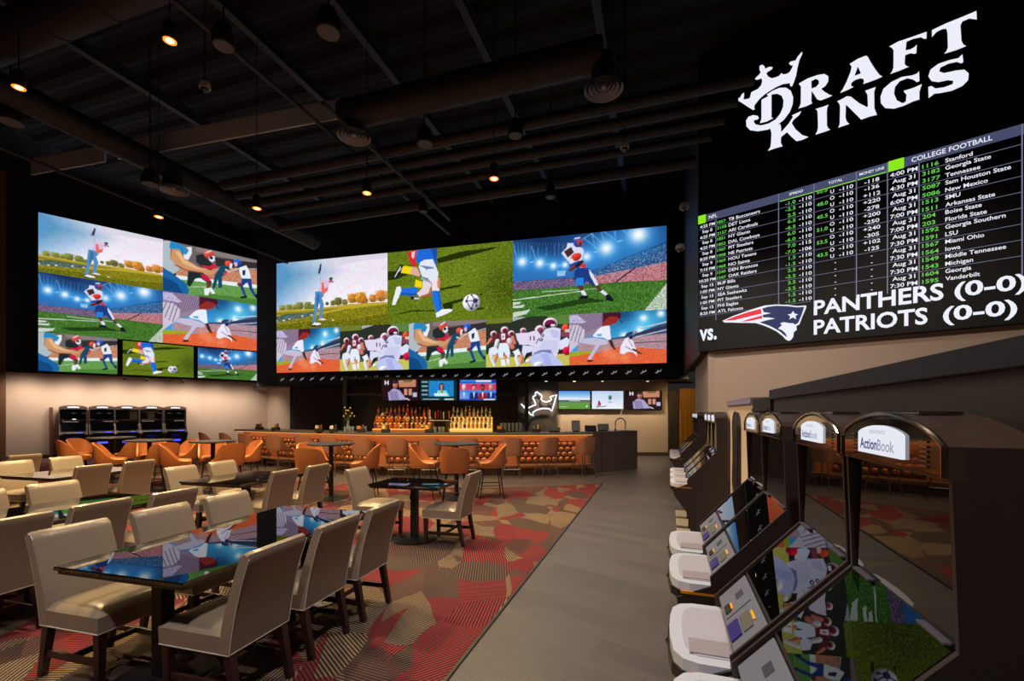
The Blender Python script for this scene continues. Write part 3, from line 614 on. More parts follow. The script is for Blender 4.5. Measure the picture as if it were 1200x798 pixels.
# slatted soffit below the upper side housing
bm = B(); prism(bm, [RB + rn * .1, C0 - rd * .02, C1 + D2 * .02, (6.42, 17.2)], 3.05, 3.08)
for k in range(22):
    s = k * .22 + .1; p = RB + Vector((2.1, 6.7)).normalized() * s; bx(bm, (p.x + .20, p.y - .04, 3.035), (.42, .05, .03), rz=-YAW)
struct('ceiling_soffit', bm, mat('soffit_slats', (84, 72, 68), .6))
# black bulkheads that carry the video walls
bm = B(); prism(bm, [LA - ld * .80 - ln * .02, LB + ld * .9 - ln * .02, LB + ld * .9 + ln * .5, LA - ld * .80 + ln * .5], 3.09, HIGH); struct('wall_left_bulkhead', bm, mat('bulkhead_black', (17, 18, 22), .7))
bm = B(); prism(bm, [BA - bd * 1.2, BB + bd * .75, BB + bd * .75 + bn * .6, BA - bd * 1.2 + bn * .6], 2.85, HIGH); struct('wall_back_bulkhead', bm, MATS['bulkhead_black'])
# low ceiling over the bar and the passage, and the high black deck
bm = B(); prism(bm, [(-12.3, 21.6), (-10.4, 20.5), (5.9, 16.3), (7.4, 18.5), (-10, 23)], 2.852, 2.89); struct('ceiling_low', bm, mat('low_ceiling', (92, 80, 72), .8))
bm = B()
M1 = Matrix.Rotation(-YAW, 4, 'Z')
t = bmesh.new(); rows = []
for k in range(160):
    y = -8 + k * .19; z = [0, 0, .07, .07][k % 4]
    yy = y + [0, .03, 0, .03][k % 4]
    rows.append([t.verts.new((-18, yy, 9.9 + z)), t.verts.new((16, yy, 9.9 + z))])
for a, c in zip(rows, rows[1:]): t.faces.new((a[0], a[1], c[1], c[0]))
t.transform(M1); join(bm, t); struct('ceiling', bm, CEILM)
bm = B(); bx(bm, (-4.5, 9.6, 10.45), (31, 29, .1)); struct('ceiling_slab', bm, BLACK)

# baseboards
def board_strip(name, p, q, m, off=.012):
    p, q = Vector(p), Vector(q); d = (q - p).normalized(); n = Vector((-d.y, d.x)); p, q = p - n * off, q - n * off
    bm = B(); prism(bm, [p, q, q + n * off * .9, p + n * off * .9], 0, .13); struct(name, bm, m)
BASE = mat('baseboard', (78, 62, 56), .4)
board_strip('baseboard_back', (1.76, 17.6), (6.02, 17.6), BASE)
board_strip('baseboard_left', W0 + ln * .12, W1 + ln * .12, BASE)
board_strip('baseboard_right', C0, C0 + rd * 8, BASE)

# doors: the pair behind the bar, the brown door and the golden panel at the far end of the passage
def door(n, x0, x1, y, z1, m, halves, label, handle=True):
    bm = B(); w = (x1 - x0) / halves
    for k in range(halves):
        c = x0 + w * (k + .5); bx(bm, (c, y, z1 / 2), (w - .02, .05, z1), bev=.006)
        for z, h in ((z1 * .27, z1 * .36), (z1 * .72, z1 * .42)):
            bx(bm, (c, y - .028, z + h / 2), (w * .7, .012, .02)); bx(bm, (c, y - .028, z - h / 2), (w * .7, .012, .02))
            for s in (-1, 1): bx(bm, (c + s * w * .35, y - .028, z), (.02, .012, h))
    o = struct('door_%d' % n, bm, m, label)
    if handle:
        bm = B(); c = x0 + w * (1 if halves > 1 else .12)
        for s in ((-.08, .08) if halves > 1 else (0,)): bar(bm, (c + s, y - .06, .95), (c + s, y - .06, 1.15), .012); bar(bm, (c + s, y - .06, 1.0), (c + s, y - .02, 1.0), .01)
        obj('door_handle', bm, CHROME, o)
door(1, -10.1, -7.7, 20.95, 2.80, mat('grey_door', (98, 86, 84), .38, var=.06, scale=4), 2, 'dark grey panelled double door behind the bar')
door(2, 6.02, 6.42, 17.5, 2.5, BROWNW, 1, 'narrow dark brown door at the end of the passage')
bm = B(); bx(bm, (6.88, 17.5, 1.3), (.88, .06, 2.6), bev=.01)
for k in range(5): bx(bm, (6.50 + k * .18, 17.45, 1.3), (.012, .02, 2.6))
struct('wall_golden_panel', bm, mat('golden_panel', (166, 112, 34), .45, var=.15, scale=5))
for n, s in ((3, 2.9), (4, 3.55)):
    bm = B(); p = C0 + D1 * s - D2 * .0; bx(bm, (p.x, p.y, 1.2), (.06, .35, 2.4), rz=-YAW, bev=.008); struct('door_%d' % n, bm, mat('passage_door', (58, 44, 40), .45), 'dark door leaf set in the passage wall')
# clipped recess edge beside the terminals on the left wall
bm = B(); p = LA + ld * .32; bx(bm, (p.x - .0, p.y, .93), (.10, .16, 1.86), rz=math.radians(46), bev=.01); struct('trim_3', bm, mat('recess_edge', (112, 76, 56), .5))

# ================================================================== ceiling furniture
def dpt(p, s): return p[0] + D2.x * s, p[1] + D2.y * s
def duct(name, pts, r, m, label, cat, group=None, parts=()):
    bm = B(); tube(bm, pts, r, 18)
    for p, q in zip(pts, pts[1:]):                                # spiral seams
        p, q = Vector(p), Vector(q); L = (q - p).length
        for k in range(1, int(L / 1.2) + 1):
            c = p + (q - p) * (k * 1.2 / L) if k * 1.2 < L else None
            if c is not None: tube(bm, [c, c + (q - p).normalized() * .04], r * 1.04, 18)
    o = obj(name, bm, m, smooth=True); return tag(o, label, cat, group)
def diffuser(loc, r, drop, label):
    t = thing('ceiling_diffuser', label, 'air vent', loc, group='round ceiling diffusers')
    bm = B(); lathe(bm, [(r * .62, drop), (r * .62, .10), (r * .66, .06)], 24); obj('duct_collar', bm, DUCTM, t, True)
    for k, (a, z) in enumerate(((1, 0), (.78, .02), (.56, .035), (.34, .045))):
        bm = B(); lathe(bm, [(r * a, z), (r * (a - .10), z + .045), (r * (a - .12), z + .045), (r * (a - .035), z - .004)], 28, cap=False); obj('cone', bm, mat('diffuser_grey', (165, 172, 186), .5), t, True)
    bm = B(); lathe(bm, [(.01, .02), (r * .12, .03), (r * .12, .06)], 16); obj('hub', bm, MATS['diffuser_grey'], t, True)
    return t
p0 = (1.45, 7.2); e = dpt(p0, -4.9)
duct('round_duct', [(p0[0], p0[1], 7.35), (e[0], e[1], 7.35)], .26, DUCTM, 'round black duct crossing above the two right-hand diffusers', 'duct')
diffuser((1.45, 7.2, 6.78), .31, .5, 'round diffuser at the right end of the long duct, nearest the bright lettering')
diffuser((-3.0, 8.64, 6.90), .31, .4, 'round diffuser in the middle of the ceiling, at the left end of the cross duct')
diffuser((-7.75, 10.4, 6.75), .31, .5, 'round diffuser hanging highest over the left video wall')
q = (-8.3, 9.2)
duct('round_duct', [(q[0] - D1.x * 2.6, q[1] - D1.y * 2.6, 7.25), (q[0] + D1.x * 6, q[1] + D1.y * 6, 7.25)], .24, DUCTM, 'long round duct running away over the left-hand tables', 'duct')
duct('round_duct', [(-9.5, 7.9, 7.9), (-2.8, 5.75, 7.9)], .30, DUCTM, 'fat round duct in the upper left corner of the ceiling', 'duct')
for i, (y, r, z, w) in enumerate(((8.8, .11, 7.2, 'nearest'), (9.35, .10, 7.2, 'second'), (9.85, .10, 7.2, 'third'), (10.4, .085, 7.2, 'fourth'), (11.2, .13, 7.15, 'farthest'))):
    a, c = dpt((0, y), -7.4), dpt((0, y), 4.2)
    duct('ceiling_pipe', [(a[0], a[1], z), (c[0], c[1], z)], r, PIPEM, w + ' of the five parallel grey pipes in front of the bar', 'pipe', 'parallel ceiling pipes')
# lighter plenum girder
for p_, q_, lab in (((-12.1, 11.45), (-9.7, 10.85), 'pale grey girder crossing the ceiling, left piece'), ((-9.3, 10.75), (-3.5, 9.25), 'pale grey girder crossing the ceiling, long right piece')):
    cx, cy = (p_[0] + q_[0]) / 2, (p_[1] + q_[1]) / 2; L_ = math.hypot(q_[0] - p_[0], q_[1] - p_[1])
    bm = B(); mx = Matrix.Translation((cx, cy, 7.85)) @ Matrix.Rotation(math.atan2(q_[1] - p_[1], q_[0] - p_[0]), 4, 'Z'); bx(bm, (0, 0, 0), (L_, .04, .40), mtx=mx, bev=.01); bx(bm, (0, .1, .2), (L_, .22, .02), mtx=mx)
    tag(obj('ceiling_girder', bm, mat('girder_grey', (186, 206, 235), .6)), lab, 'girder')
# joists and conduits along the room
for x, z, w in ((-7.8, 8.1, 'leftmost, over the left video wall'), (-4.5, 8.1, 'second from the left'), (-2.7, 8.1, 'third from the left'), (-.75, 8.1, 'fourth from the left'), (1.35, 8.1, 'rightmost, above the end of the cross duct')):
    bm = B(); mx = Matrix.Translation((x * 1.24 + D1.x * 1, 8.9 + D1.y * 1, 9.62)) @ M1
    bx(bm, (0, 0, .12), (.16, 15, .025), mtx=mx); bx(bm, (0, 0, -.12), (.16, 15, .025), mtx=mx); bx(bm, (0, 0, 0), (.02, 15, .24), mtx=mx)
    tag(obj('ceiling_joist', bm, mat('joist', (44, 47, 55), .6)), 'black steel ceiling joist, ' + w, 'beam', 'steel ceiling joists')
for (px, py), z, L0, L1, lab in (((300, 82), 7.5, -3, 7.5, 'thin round conduit slanting from the top edge towards the middle diffuser'), ((100, 213), 7.0, -2, 6, 'thin conduit low over the left video wall'), ((470, 205), 7.0, -2.5, 2.5, 'short thin conduit beneath the parallel pipes')):
    x, y = at(px, py, z); bm = B(); bar(bm, (x + D1.x * L0, y + D1.y * L0, z), (x + D1.x * L1, y + D1.y * L1, z), .04); tag(obj('ceiling_conduit', bm, PIPEM), lab, 'pipe', 'thin ceiling conduits')

LAMP = glow('lamp_glow', (255, 190, 100), 9)
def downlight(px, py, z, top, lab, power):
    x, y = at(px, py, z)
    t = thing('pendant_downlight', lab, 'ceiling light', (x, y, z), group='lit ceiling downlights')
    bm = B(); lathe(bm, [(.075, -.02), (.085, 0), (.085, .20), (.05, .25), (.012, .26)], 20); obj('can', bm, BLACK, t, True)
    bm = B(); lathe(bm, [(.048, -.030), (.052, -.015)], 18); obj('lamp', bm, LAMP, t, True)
    bm = B(); lathe(bm, [(.053, -.024), (.082, -.030), (.084, -.022)], 20, cap=False); obj('glare_ring', bm, glow('lamp_glare', (255, 120, 30), 2.2), t, True)  # emissive ring standing in for the orange glare around the lamp
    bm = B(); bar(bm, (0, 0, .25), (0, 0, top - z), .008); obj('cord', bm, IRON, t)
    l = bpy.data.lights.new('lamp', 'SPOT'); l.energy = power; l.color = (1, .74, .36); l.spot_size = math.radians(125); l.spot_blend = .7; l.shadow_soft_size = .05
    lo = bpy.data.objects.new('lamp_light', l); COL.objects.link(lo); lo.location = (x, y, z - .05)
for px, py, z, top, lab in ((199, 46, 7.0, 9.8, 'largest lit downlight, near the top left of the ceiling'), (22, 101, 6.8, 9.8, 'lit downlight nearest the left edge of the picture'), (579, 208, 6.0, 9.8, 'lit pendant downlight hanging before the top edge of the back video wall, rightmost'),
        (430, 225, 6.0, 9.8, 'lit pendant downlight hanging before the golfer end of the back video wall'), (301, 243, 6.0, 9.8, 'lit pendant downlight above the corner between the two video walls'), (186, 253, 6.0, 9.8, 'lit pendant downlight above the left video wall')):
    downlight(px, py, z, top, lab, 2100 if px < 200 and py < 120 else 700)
def speaker(px, py, z, r, lab):
    x, y = at(px, py, z); t = thing('ceiling_speaker', lab, 'speaker', (x, y, z), group='hanging ceiling speakers')
    bm = B(); lathe(bm, [(r * .96, 0), (r, .03), (r, .12), (r * .6, .30), (r * .2, .34)], 24); obj('housing', bm, BLACK, t, True)
    bm = B(); lathe(bm, [(r * .84, -.012), (r * .88, .004)], 24); obj('grille', bm, mat('speaker_grille', (90, 98, 106), .6), t, True)
    bm = B(); bar(bm, (0, 0, .33), (0, 0, 9.85 - z), .012); obj('rod', bm, IRON, t)
for px, py, r, lab in ((385, 38, .17, 'dark round speaker near the top edge of the picture'), (262, 54, .15, 'dark round speaker beside the slanting conduit'), (498, 169, .17, 'dark round speaker before the parallel pipes, left one'), (604, 159, .14, 'dark round speaker before the parallel pipes, right one'), (176, 216, .17, 'dark round speaker just left of the left diffuser'), (12, 143, .2, 'dark round speaker at the left edge of the picture'), (645, 231, .12, 'small dark speaker over the runner picture'), (496, 248, .11, 'small dark speaker over the soccer picture')):
    speaker(px, py, 6.9 if py < 200 else 6.6, r, lab)
def dome(x, y, z, lab, up=.10, r=.07):
    t = thing('dome_camera', lab, 'security camera', (x, y, z), group='dome cameras')
    bm = B(); lathe(bm, [(r, 0), (r * 1.08, .03), (r * 1.0, .09), (r * .3, up)], 18); obj('housing', bm, mat('camera_white', (168, 166, 160), .5), t, True)
    bm = B(); lathe(bm, [(.004, -.055), (r * .45, -.045), (r * .72, -.02), (r * .8, .0)], 18); obj('lens_dome', bm, mat('smoked_dome', (20, 22, 26), .1, coat=1), t, True)
    return t
x, y = at(802, 244, 6.2); dome(x, y, 6.2, 'white dome camera on the dark column between the back video wall and the odds board', .14, .10)
x, y = at(797, 292, 5.2); dome(x, y, 5.2, 'lower dome camera on the dark column beside the back video wall', .12, .09)
for px, py, z, lab in ((240, 104, 6.9, 'clear dome camera hanging under the ceiling left of the cross duct'), (732, 174, 6.7, 'small dome camera below the right diffuser')):
    x, y = at(px, py, z); d = dome(x, y, z, lab, .12, .08); bm = B(); bar(bm, (0, 0, .1), (0, 0, 9.85 - z), .01); obj('rod', bm, IRON, d)

# ================================================================== video walls
SCR = screen_mat('led_picture', 1.0)
HOUS = mat('led_housing', (16, 16, 19), .55)
def videowall(label, A, d, n, Wd, z0, z1, tiles, crowns=0):
    t = thing('video_wall', label, 'video wall', (A.x, A.y, 0)); t['kind'] = 'thing'
    off = -n * .14
    bm = B(); p = Vector((0, 0)) + off * .9; q = p + d * Wd
    prism(bm, [p - d * .06, q + d * .06, q + d * .06 + n * .10, p - d * .06 + n * .10], z0 - .07, z1 + .06); obj('housing', bm, HOUS, t)
    for kind, u0, u1, v0, v1, lab in tiles:
        H = z1 - z0; o = d * (u0 * Wd) + off
        w = max(60, int((u1 - u0) * (420 if crowns == 0 else 720))); h = max(50, int((v1 - v0) * 280))
        picture('video_picture', PICS[kind], (o.x, o.y, z1 - v0 * H), (d.x * Wd * (u1 - u0), d.y * Wd * (u1 - u0), 0), (0, 0, -H * (v1 - v0)), w, h, SCR, t, lab)
    return t
L = .499
videowall('left video wall of seven sports pictures in a black surround', LA, ld, ln, (LB - LA).length, 3.165, 8.82, [
    ('golf', 0, L, 0, .375, 'golfer picture, top left'), ('clash', L, 1, 0, .375, 'football clash picture, top right'), ('run', 0, L, .375, .755, 'stadium runner picture'), ('base', L, 1, .375, .755, 'baseball slide picture'),
    ('clash', 0, .299, .755, 1, 'small football clash picture'), ('soccer', .322, .647, .765, 1, 'small soccer picture'), ('run', .669, 1, .765, 1, 'small stadium runner picture')])
videowall('wide back video wall of eight sports pictures above the bar', BA, bd, bn, (BB - BA).length, 3.43, 8.29, [
    ('golf', 0, .333, 0, .61, 'golfer picture'), ('soccer', .333, .659, 0, .61, 'soccer kick picture'), ('run', .659, 1, 0, .61, 'stadium runner picture'),
    ('base', 0, .196, .61, 1, 'baseball slide picture, left'), ('team', .196, .392, .61, 1, 'football team picture, left'), ('clash', .392, .593, .61, 1, 'football clash picture'), ('team', .593, .791, .61, 1, 'football team picture, right'), ('base', .791, 1, .61, 1, 'baseball slide picture, right')], 1)
# row of little crown emblems on the fascia under the back video wall
CROWN = [(30,490),(52,484),(75,487),(88,465),(98,460),(97,478),(95,495),(112,493),(128,487),(132,470),(135,458),(150,450),(170,440),(187,420),(192,400),(188,385),(170,392),(158,393),(155,385),(172,370),(184,355),(178,340),(178,322),(190,314),(203,322),(207,335),(230,325),(247,328),(240,340),(222,350),(213,360),(222,375),(240,385),(262,380),(280,372),(292,358),(300,365),(320,362),(335,352),(345,335),(352,318),(340,318),(330,308),(340,298),(365,292),(378,270),(398,247),(400,258),(385,290),(375,330),(368,370),(358,400),(348,425),(340,428),(335,418),(338,410),(300,415),(270,428),(240,445),(205,468),(175,495),(152,525),(150,540),(155,545),(145,550),(120,535),(90,515),(65,500)]
fas = thing('bar_fascia', 'black fascia under the back video wall with a row of small white crown emblems', 'fascia', (BA.x, BA.y, 0))
bm = B(); o = -bn * .06; WB = (BB - BA).length; prism(bm, [o, o + bd * (WB + .5), o + bd * (WB + .5) + bn * .05, o + bn * .05], 2.90, 3.36); obj('board', bm, mat('fascia_dark', (34, 31, 33), .5), fas)
V, Fc = outline_mesh([[((x - 215) / 370 * .24, (400 - y) / 370 * .24) for x, y in CROWN]])
EMB = glow('emblem_white', (190, 190, 196), .55); proto = None
for k in range(32):
    s = .22 + k * (WB - .5) / 31; p = -bn * .068 + bd * s
    if proto is None:
        proto = mesh_from('crown_emblem', [(x * bd.x, x * bd.y, y * .8) for x, y in V], Fc, EMB, fas); e = proto
    else: e = proto.copy(); COL.objects.link(e); e.parent = fas
    e.location = (p.x, p.y, 3.14)

# ================================================================== odds board
def ub(px):
    r = (px - 600) / F; return (10.5 * r - 4.3) / (.7363 + .6766 * r)
def bp(px, py):
    u = ub(px); y = 10.5 - .6766 * u; return (u, EYE + (HZ - py) * y / F)
ob = thing('odds_board', 'tall black LED board with betting odds under bright white sportsbook lettering', 'display board', (RB.x, RB.y, 0))
bm = B(); q = rd * 7.6; prism(bm, [Vector((0, 0)), q, q + rn * .1, rn * .1], 3.08, 9.85); obj('panel', bm, mat('board_black', (7, 7, 9), .6), ob)
O = (-rn.x * .004, -rn.y * .004, 0); R3, T3 = (rd.x, rd.y, 0), (0, 0, 1)
WHITE = glow('led_white', (236, 238, 250), 1.0); GREEN = glow('led_green', (110, 220, 90), .85); LIME = glow('led_lime', (140, 232, 30), 1.0); LINE = glow('led_line', (150, 150, 186), .55); HEAD = glow('led_header', (84, 90, 124), .7)
NAVY = glow('led_navy', (20, 40, 96), .8); RED = glow('led_red', (232, 36, 60), 1.0)
lf, hf, ic = (Flat(O, R3, T3) for _ in range(3)); COLS = {}
class Columns:
    def __init__(s, green): s.green = green
    def text(s, txt, x, y, *a, **k):
        key = (('green_' if s.green else '') + ('header_lettering' if y > 6.0 and not s.green else 'date_column' if x < .3 or 3.4 < x < 3.7 else 'number_column' if x < .5 and s.green or 3.8 < x < 4 else 'team_column' if x < 1.5 or x > 4 else 'spread_column' if x < 2.2 else 'total_column' if x < 2.9 else 'moneyline_column'), int(x > 3.4))
        COLS.setdefault(key, Flat(O, R3, T3)).text(txt, x, y, *a, **k)
wf, gf = Columns(False), Columns(True)
hf.o = Vector((O[0] * .5, O[1] * .5, 0))
UC = [.015, .393, 1.638, 2.255, 2.924, 3.373, 3.799, 5.0]; ZR = lambda i: 5.905 - .1248 * i; CAP = .068
hf.rect(0, 6.02, 7.6, 6.19)
for u in UC[1:]: lf.rect(u - .008, 3.82 if u > 2.3 else (3.75 if u < 2.3 else 3.8), u + .008, 6.02 if u in (UC[1], UC[6]) else 6.19)
for k in range(0, 17, 2): lf.rect(.02, ZR(k) - .035, 5.0 if k < 16 else 2.2, ZR(k) - .027)
for k in range(0, 16, 2): lf.rect(5.02, ZR(k) - .035, 7.6, ZR(k) - .027)
for x_, y_ in ((.0, .17), (3.385, 3.60)):
    i_ = Flat(O, R3, T3); i_.rect(x_, 6.01, y_, 6.2); i_.build('sport_icon', LIME, ob, 'lime square in the header')
ic.rect(1.66, 6.015, 2.24, 6.03); ic.rect(2.27, 6.015, 2.91, 6.03); ic.rect(2.94, 6.015, 3.36, 6.03)
wf.text('NFL', .24, 6.07, .075); wf.text('COLLEGE FOOTBALL', 3.70, 6.07, .082, width=.98); wf.text('SPREAD', 1.95, 6.09, .05, align='c'); wf.text('TOTAL', 2.6, 6.09, .05, align='c'); wf.text('MONEY LINE', 3.15, 6.09, .05, align='c', width=.36)
TL = '4:25 PM|Sep 8|4:25 PM|Sep 8|4:25 PM|Sep 8|8:20 PM|Sep 9|7:10 PM|Sep 9|10:20 PM|Sep 15|1:00 PM|Sep 15|1:00 PM|Sep 15|8:20 PM'.split('|')
IL = '1857 2158 2157 1851 1852 1907 1908 1469 1468 1549 1547'.split()
NL = 'TB Buccaneers|DET Lions|ARI Cardinals|NY Giants|DAL Cowboys|PIT Steelers|NE Patriots|HOU Texans|NO Saints|DEN Broncos|OAK Raiders|BUF Bills|NY Giants|SEA Seahawks|PIT Steelers|PHI Eagles|ATL Falcons'.split('|')
SP = '-1.0 -2.5 2.5 6.5 -6.5 6.0 -6.0 7.0 -7.0 1.5 -1.5 2.5 -2.5 3.5 -3.5 1.5 -1.5'.split()
MO = '-118 -136 +112 +220 -278 +200 -250 +240 -305 +102 -125'.split()
TR = '4:00 PM|Aug 31|4:30 PM|Aug 31|6:00 PM|Aug 31|7:00 PM|Aug 31|7:00 PM|Aug 31|7:30 PM|Aug 31|7:30 PM|Aug 31|7:30 PM|Aug 31|7:30 PM'.split('|')
IR = '1116 3182 3177 5087 5086 1513 1511 204 203 1592 1591 1567 1564 1549 1543 1604 1595'.split()
NR = 'Stanford|Georgia State|Tennessee|Sam Houston State|New Mexico|SMU|Arkansas State|Boise State|Florida State|Georgia Southern|LSU|Miami Ohio|Iowa|Middle Tennessee|Michigan|Georgia|Vanderbilt'.split('|')
for i in range(17):
    z = ZR(i); W = 1.25
    wf.text(TL[i], .205, z, CAP * .95, align='c', sx=1.1)
    if i < 11: gf.text(IL[i], .42, z, CAP * .9, sx=1.15)
    wf.text(NL[i], .66 if i < 11 else .43, z, CAP, sx=1.08)
    gf.text(SP[i], 1.94, z, CAP, align='r', sx=W); wf.text({7: '-115', 8: '-106'}.get(i, '-110'), 2.0, z, CAP, sx=W)
    if i < 11:
        wf.text('U' if i % 2 == 0 else 'O', 2.55, z, CAP, align='c'); wf.text('-110', 2.66, z, CAP, sx=W); wf.text(MO[i], 3.15, z, CAP, align='c', sx=W)
    else: wf.text('-', 2.6, z, CAP, align='c'); wf.text('-', 3.15, z, CAP, align='c')
    wf.text(TR[i], 3.595, z, CAP * 1.05, align='c', sx=1.12); gf.text(IR[i], 3.84, z, CAP, sx=1.2); wf.text(NR[i], 4.13, z, CAP, sx=1.0)
for k, s in enumerate(('48.0', '45.5', '51.0', '53.5', '43.5')): gf.text(s, 2.30, ZR(2 * k + 1.5), CAP, sx=1.1)
gf.text('50.0', 2.30, ZR(0) + .06, CAP * .6, sx=1.8)
hf.build('header_bar', HEAD, ob, 'slate blue header bar'); lf.build('grid_lines', LINE, ob); ic.build('header_underline', LIME, ob, 'lime underlines')
for (n_, s_), f_ in COLS.items(): f_.build(n_, GREEN if n_.startswith('green') else WHITE, ob)
def big(n, *w):
    f = Flat(O, R3, T3)
    for a_ in w: f.text(a_[0], a_[1], a_[2], a_[3], width=a_[4], bold=.025)
    f.build(n, WHITE, ob, 'large white matchup lettering')
big('upper_matchup_line', ('PANTHERS', 2.25, 3.60, .275, 1.86), ('(0-0)', 4.24, 3.612, .232, .82))
big('lower_matchup_line', ('PATRIOTS', 2.25, 3.215, .275, 1.66), ('(0-0)', 4.10, 3.227, .232, .85))
big('versus_lettering', ('vs.', .03, 3.33, .36, .38))
#sf.text('PANTHERS', 2.25, 3.60, .275, width=1.86, bold=.03); sf.text('(0-0)', 4.24, 3.60, .275, width=.82, bold=.03)
#, 2.25, 3.215, .275, width=1.66, bold=.03); sf.text('(0-0)', 4.10, 3.215, .275, width=.85, bold=.03)
#, .03, 3.33, .30, width=.36, bold=.03)
#, WHITE, ob, 'large white matchup lettering')
def tr(pts, ox, oy, k): return [bp(ox + x / k, oy + y / k) for x, y in pts]
P6 = lambda pts: tr(pts, 810, 310, 6.0)
em = Flat((O[0] * 1.5, O[1] * 1.5, 0), R3, T3)
em.shape([P6([(220,396),(300,360),(380,332),(450,308),(520,288),(600,281),(680,284),(745,292),(810,288),(806,312),(780,370),(762,420),(740,432),(742,460),(722,476),(718,510),(700,532),(684,537),(664,526),(640,500),(600,470),(550,445),(500,425),(455,412),(400,410),(345,410),(290,408),(235,408)])])
em.build('team_emblem', WHITE, ob, 'helmeted head emblem with white outline')
e2 = Flat((O[0] * 2.2, O[1] * 2.2, 0), R3, T3)
e2.shape([P6([(500,310),(540,297),(600,290),(680,293),(745,301),(796,298),(775,360),(752,412),(728,424),(722,414),(690,412),(650,405),(625,415),(640,425),(628,436),(612,450),(640,462),(660,480),(672,500),(676,512),(655,498),(620,468),(560,435),(510,416),(480,408),(520,395),(590,380),(545,372),(505,372),(503,355),(560,342),(510,335)]), P6([(718,326),(728,346),(752,350),(734,362),(738,386),(716,372),(690,386),(698,364),(678,352),(704,347)])])
e2.build('emblem_navy', NAVY, ob)
e3 = Flat((O[0] * 2.2, O[1] * 2.2, 0), R3, T3)
e3.shape([P6([(236,394),(310,365),(400,335),(490,312),(497,345),(400,368),(300,392)])]); e3.shape([P6([(350,402),(420,380),(499,358),(500,378),(440,392),(390,400)])])
e3.build('emblem_red', RED, ob)
# great white lettering
A4 = lambda pts: tr(pts, 850, 5, 4.433)
B4 = lambda pts: tr(pts, 980, 5, 4.433)
LET = [[A4(CROWN)],
 [A4([(215,470),(245,450),(280,435),(315,433),(340,450),(353,485),(350,520),(335,560),(305,600),(265,632),(220,652),(170,660),(130,655),(110,635),(108,605),(120,585),(145,576),(168,580),(175,592),(165,600),(150,602),(148,612),(158,625),(185,630),(225,620),(260,600),(285,570),(300,535),(303,500),(292,475),(270,465),(245,468),(225,478)])],
 [A4([(188,497),(215,482),(240,470),(240,590),(250,592),(215,610),(180,618),(185,605),(188,590)])],
 [A4([(382,412),(430,385),(480,368),(515,362),(535,375),(535,400),(520,425),(498,440),(515,455),(540,470),(556,475),(530,487),(495,500),(478,495),(462,470),(448,450),(447,505),(452,515),(420,530),(380,542),(388,528),(392,515),(393,425),(385,420)]), A4([(447,400),(470,388),(485,395),(487,412),(472,430),(448,438)])],
 [A4([(232,640),(285,622),(290,640),(290,665),(330,620),(352,585),(345,578),(395,555),(385,575),(355,600),(345,618),(365,650),(400,680),(432,690),(400,705),(370,712),(345,690),(320,665),(290,690),(288,720),(298,738),(262,748),(222,762),(235,740),(238,715),(240,670)])],
 [A4([(468,545),(500,535),(538,522),(530,535),(527,560),(528,630),(535,645),(546,652),(510,665),(468,678),(478,660),(482,640),(480,570),(478,552)])],
 [B4([(70,310),(110,285),(155,267),(165,275),(175,295),(200,335),(225,368),(240,376),(210,390),(175,403),(140,415),(145,400),(140,388),(125,385),(95,395),(78,410),(78,425),(90,430),(60,445),(20,462),(35,440),(55,400),(75,350),(80,325)]), B4([(112,325),(122,345),(128,360),(95,372),(103,350)])],
 [B4([(275,220),(320,195),(400,168),(470,143),(468,180),(455,180),(440,172),(400,180),(365,195),(360,240),(385,235),(408,222),(418,210),(416,255),(405,258),(385,255),(358,265),(355,310),(365,322),(378,325),(330,345),(280,363),(290,350),(297,330),(298,240),(290,228)])],
 [B4([(497,135),(570,100),(650,68),(728,35),(730,80),(715,78),(690,75),(655,90),(645,110),(650,190),(660,210),(675,218),(620,240),(560,258),(572,245),(580,225),(578,150),(572,128),(550,130),(520,145),(497,172)])],
 [B4([(5,505),(35,490),(55,478),(75,480),(120,515),(160,535),(165,530),(162,470),(155,458),(150,450),(205,430),(197,455),(198,540),(212,575),(170,585),(130,600),(100,570),(60,530),(50,522),(48,590),(55,610),(68,622),(10,642),(18,625),(20,530),(15,515)])],
 [B4([(430,348),(432,400),(418,405),(400,392),(370,385),(330,400),(305,430),(300,465),(315,500),(345,515),(362,505),(365,470),(355,460),(350,450),(400,435),(445,415),(440,430),(432,455),(432,495),(400,505),(350,528),(300,543),(255,540),(232,515),(230,480),(245,440),(285,405),(340,378),(395,370),(420,360)])],
 [B4([(655,260),(660,300),(650,308),(625,300),(580,310),(540,330),(535,350),(560,358),(620,345),(665,340),(688,360),(685,395),(655,425),(600,450),(540,462),(510,465),(480,488),(478,430),(495,425),(515,438),(560,432),(605,415),(608,398),(580,395),(530,405),(495,400),(478,375),(490,340),(530,310),(590,290),(635,280)])]]
bf = Flat(O, R3, T3)
for n_, q_ in (('upper_lettering', (1, 2, 3, 6, 7, 8)), ('lower_lettering', (4, 5, 9, 10, 11))):
    bf = Flat(O, R3, T3)
    for i in q_: bf.shape(LET[i])
    bf.build(n_, WHITE, ob, 'large white flared capitals')
cf = Flat(O, R3, T3); cf.shape(LET[0]); cf.build('crown_emblem', WHITE, ob, 'tilted white crown over the first letter')
# ================================================================== dining chairs and tables
TH = math.radians(15.5)
FR = (-math.cos(TH), math.sin(TH)); FL = (math.cos(TH), -math.sin(TH))
def face_rz(f): return math.atan2(f[0], -f[1])

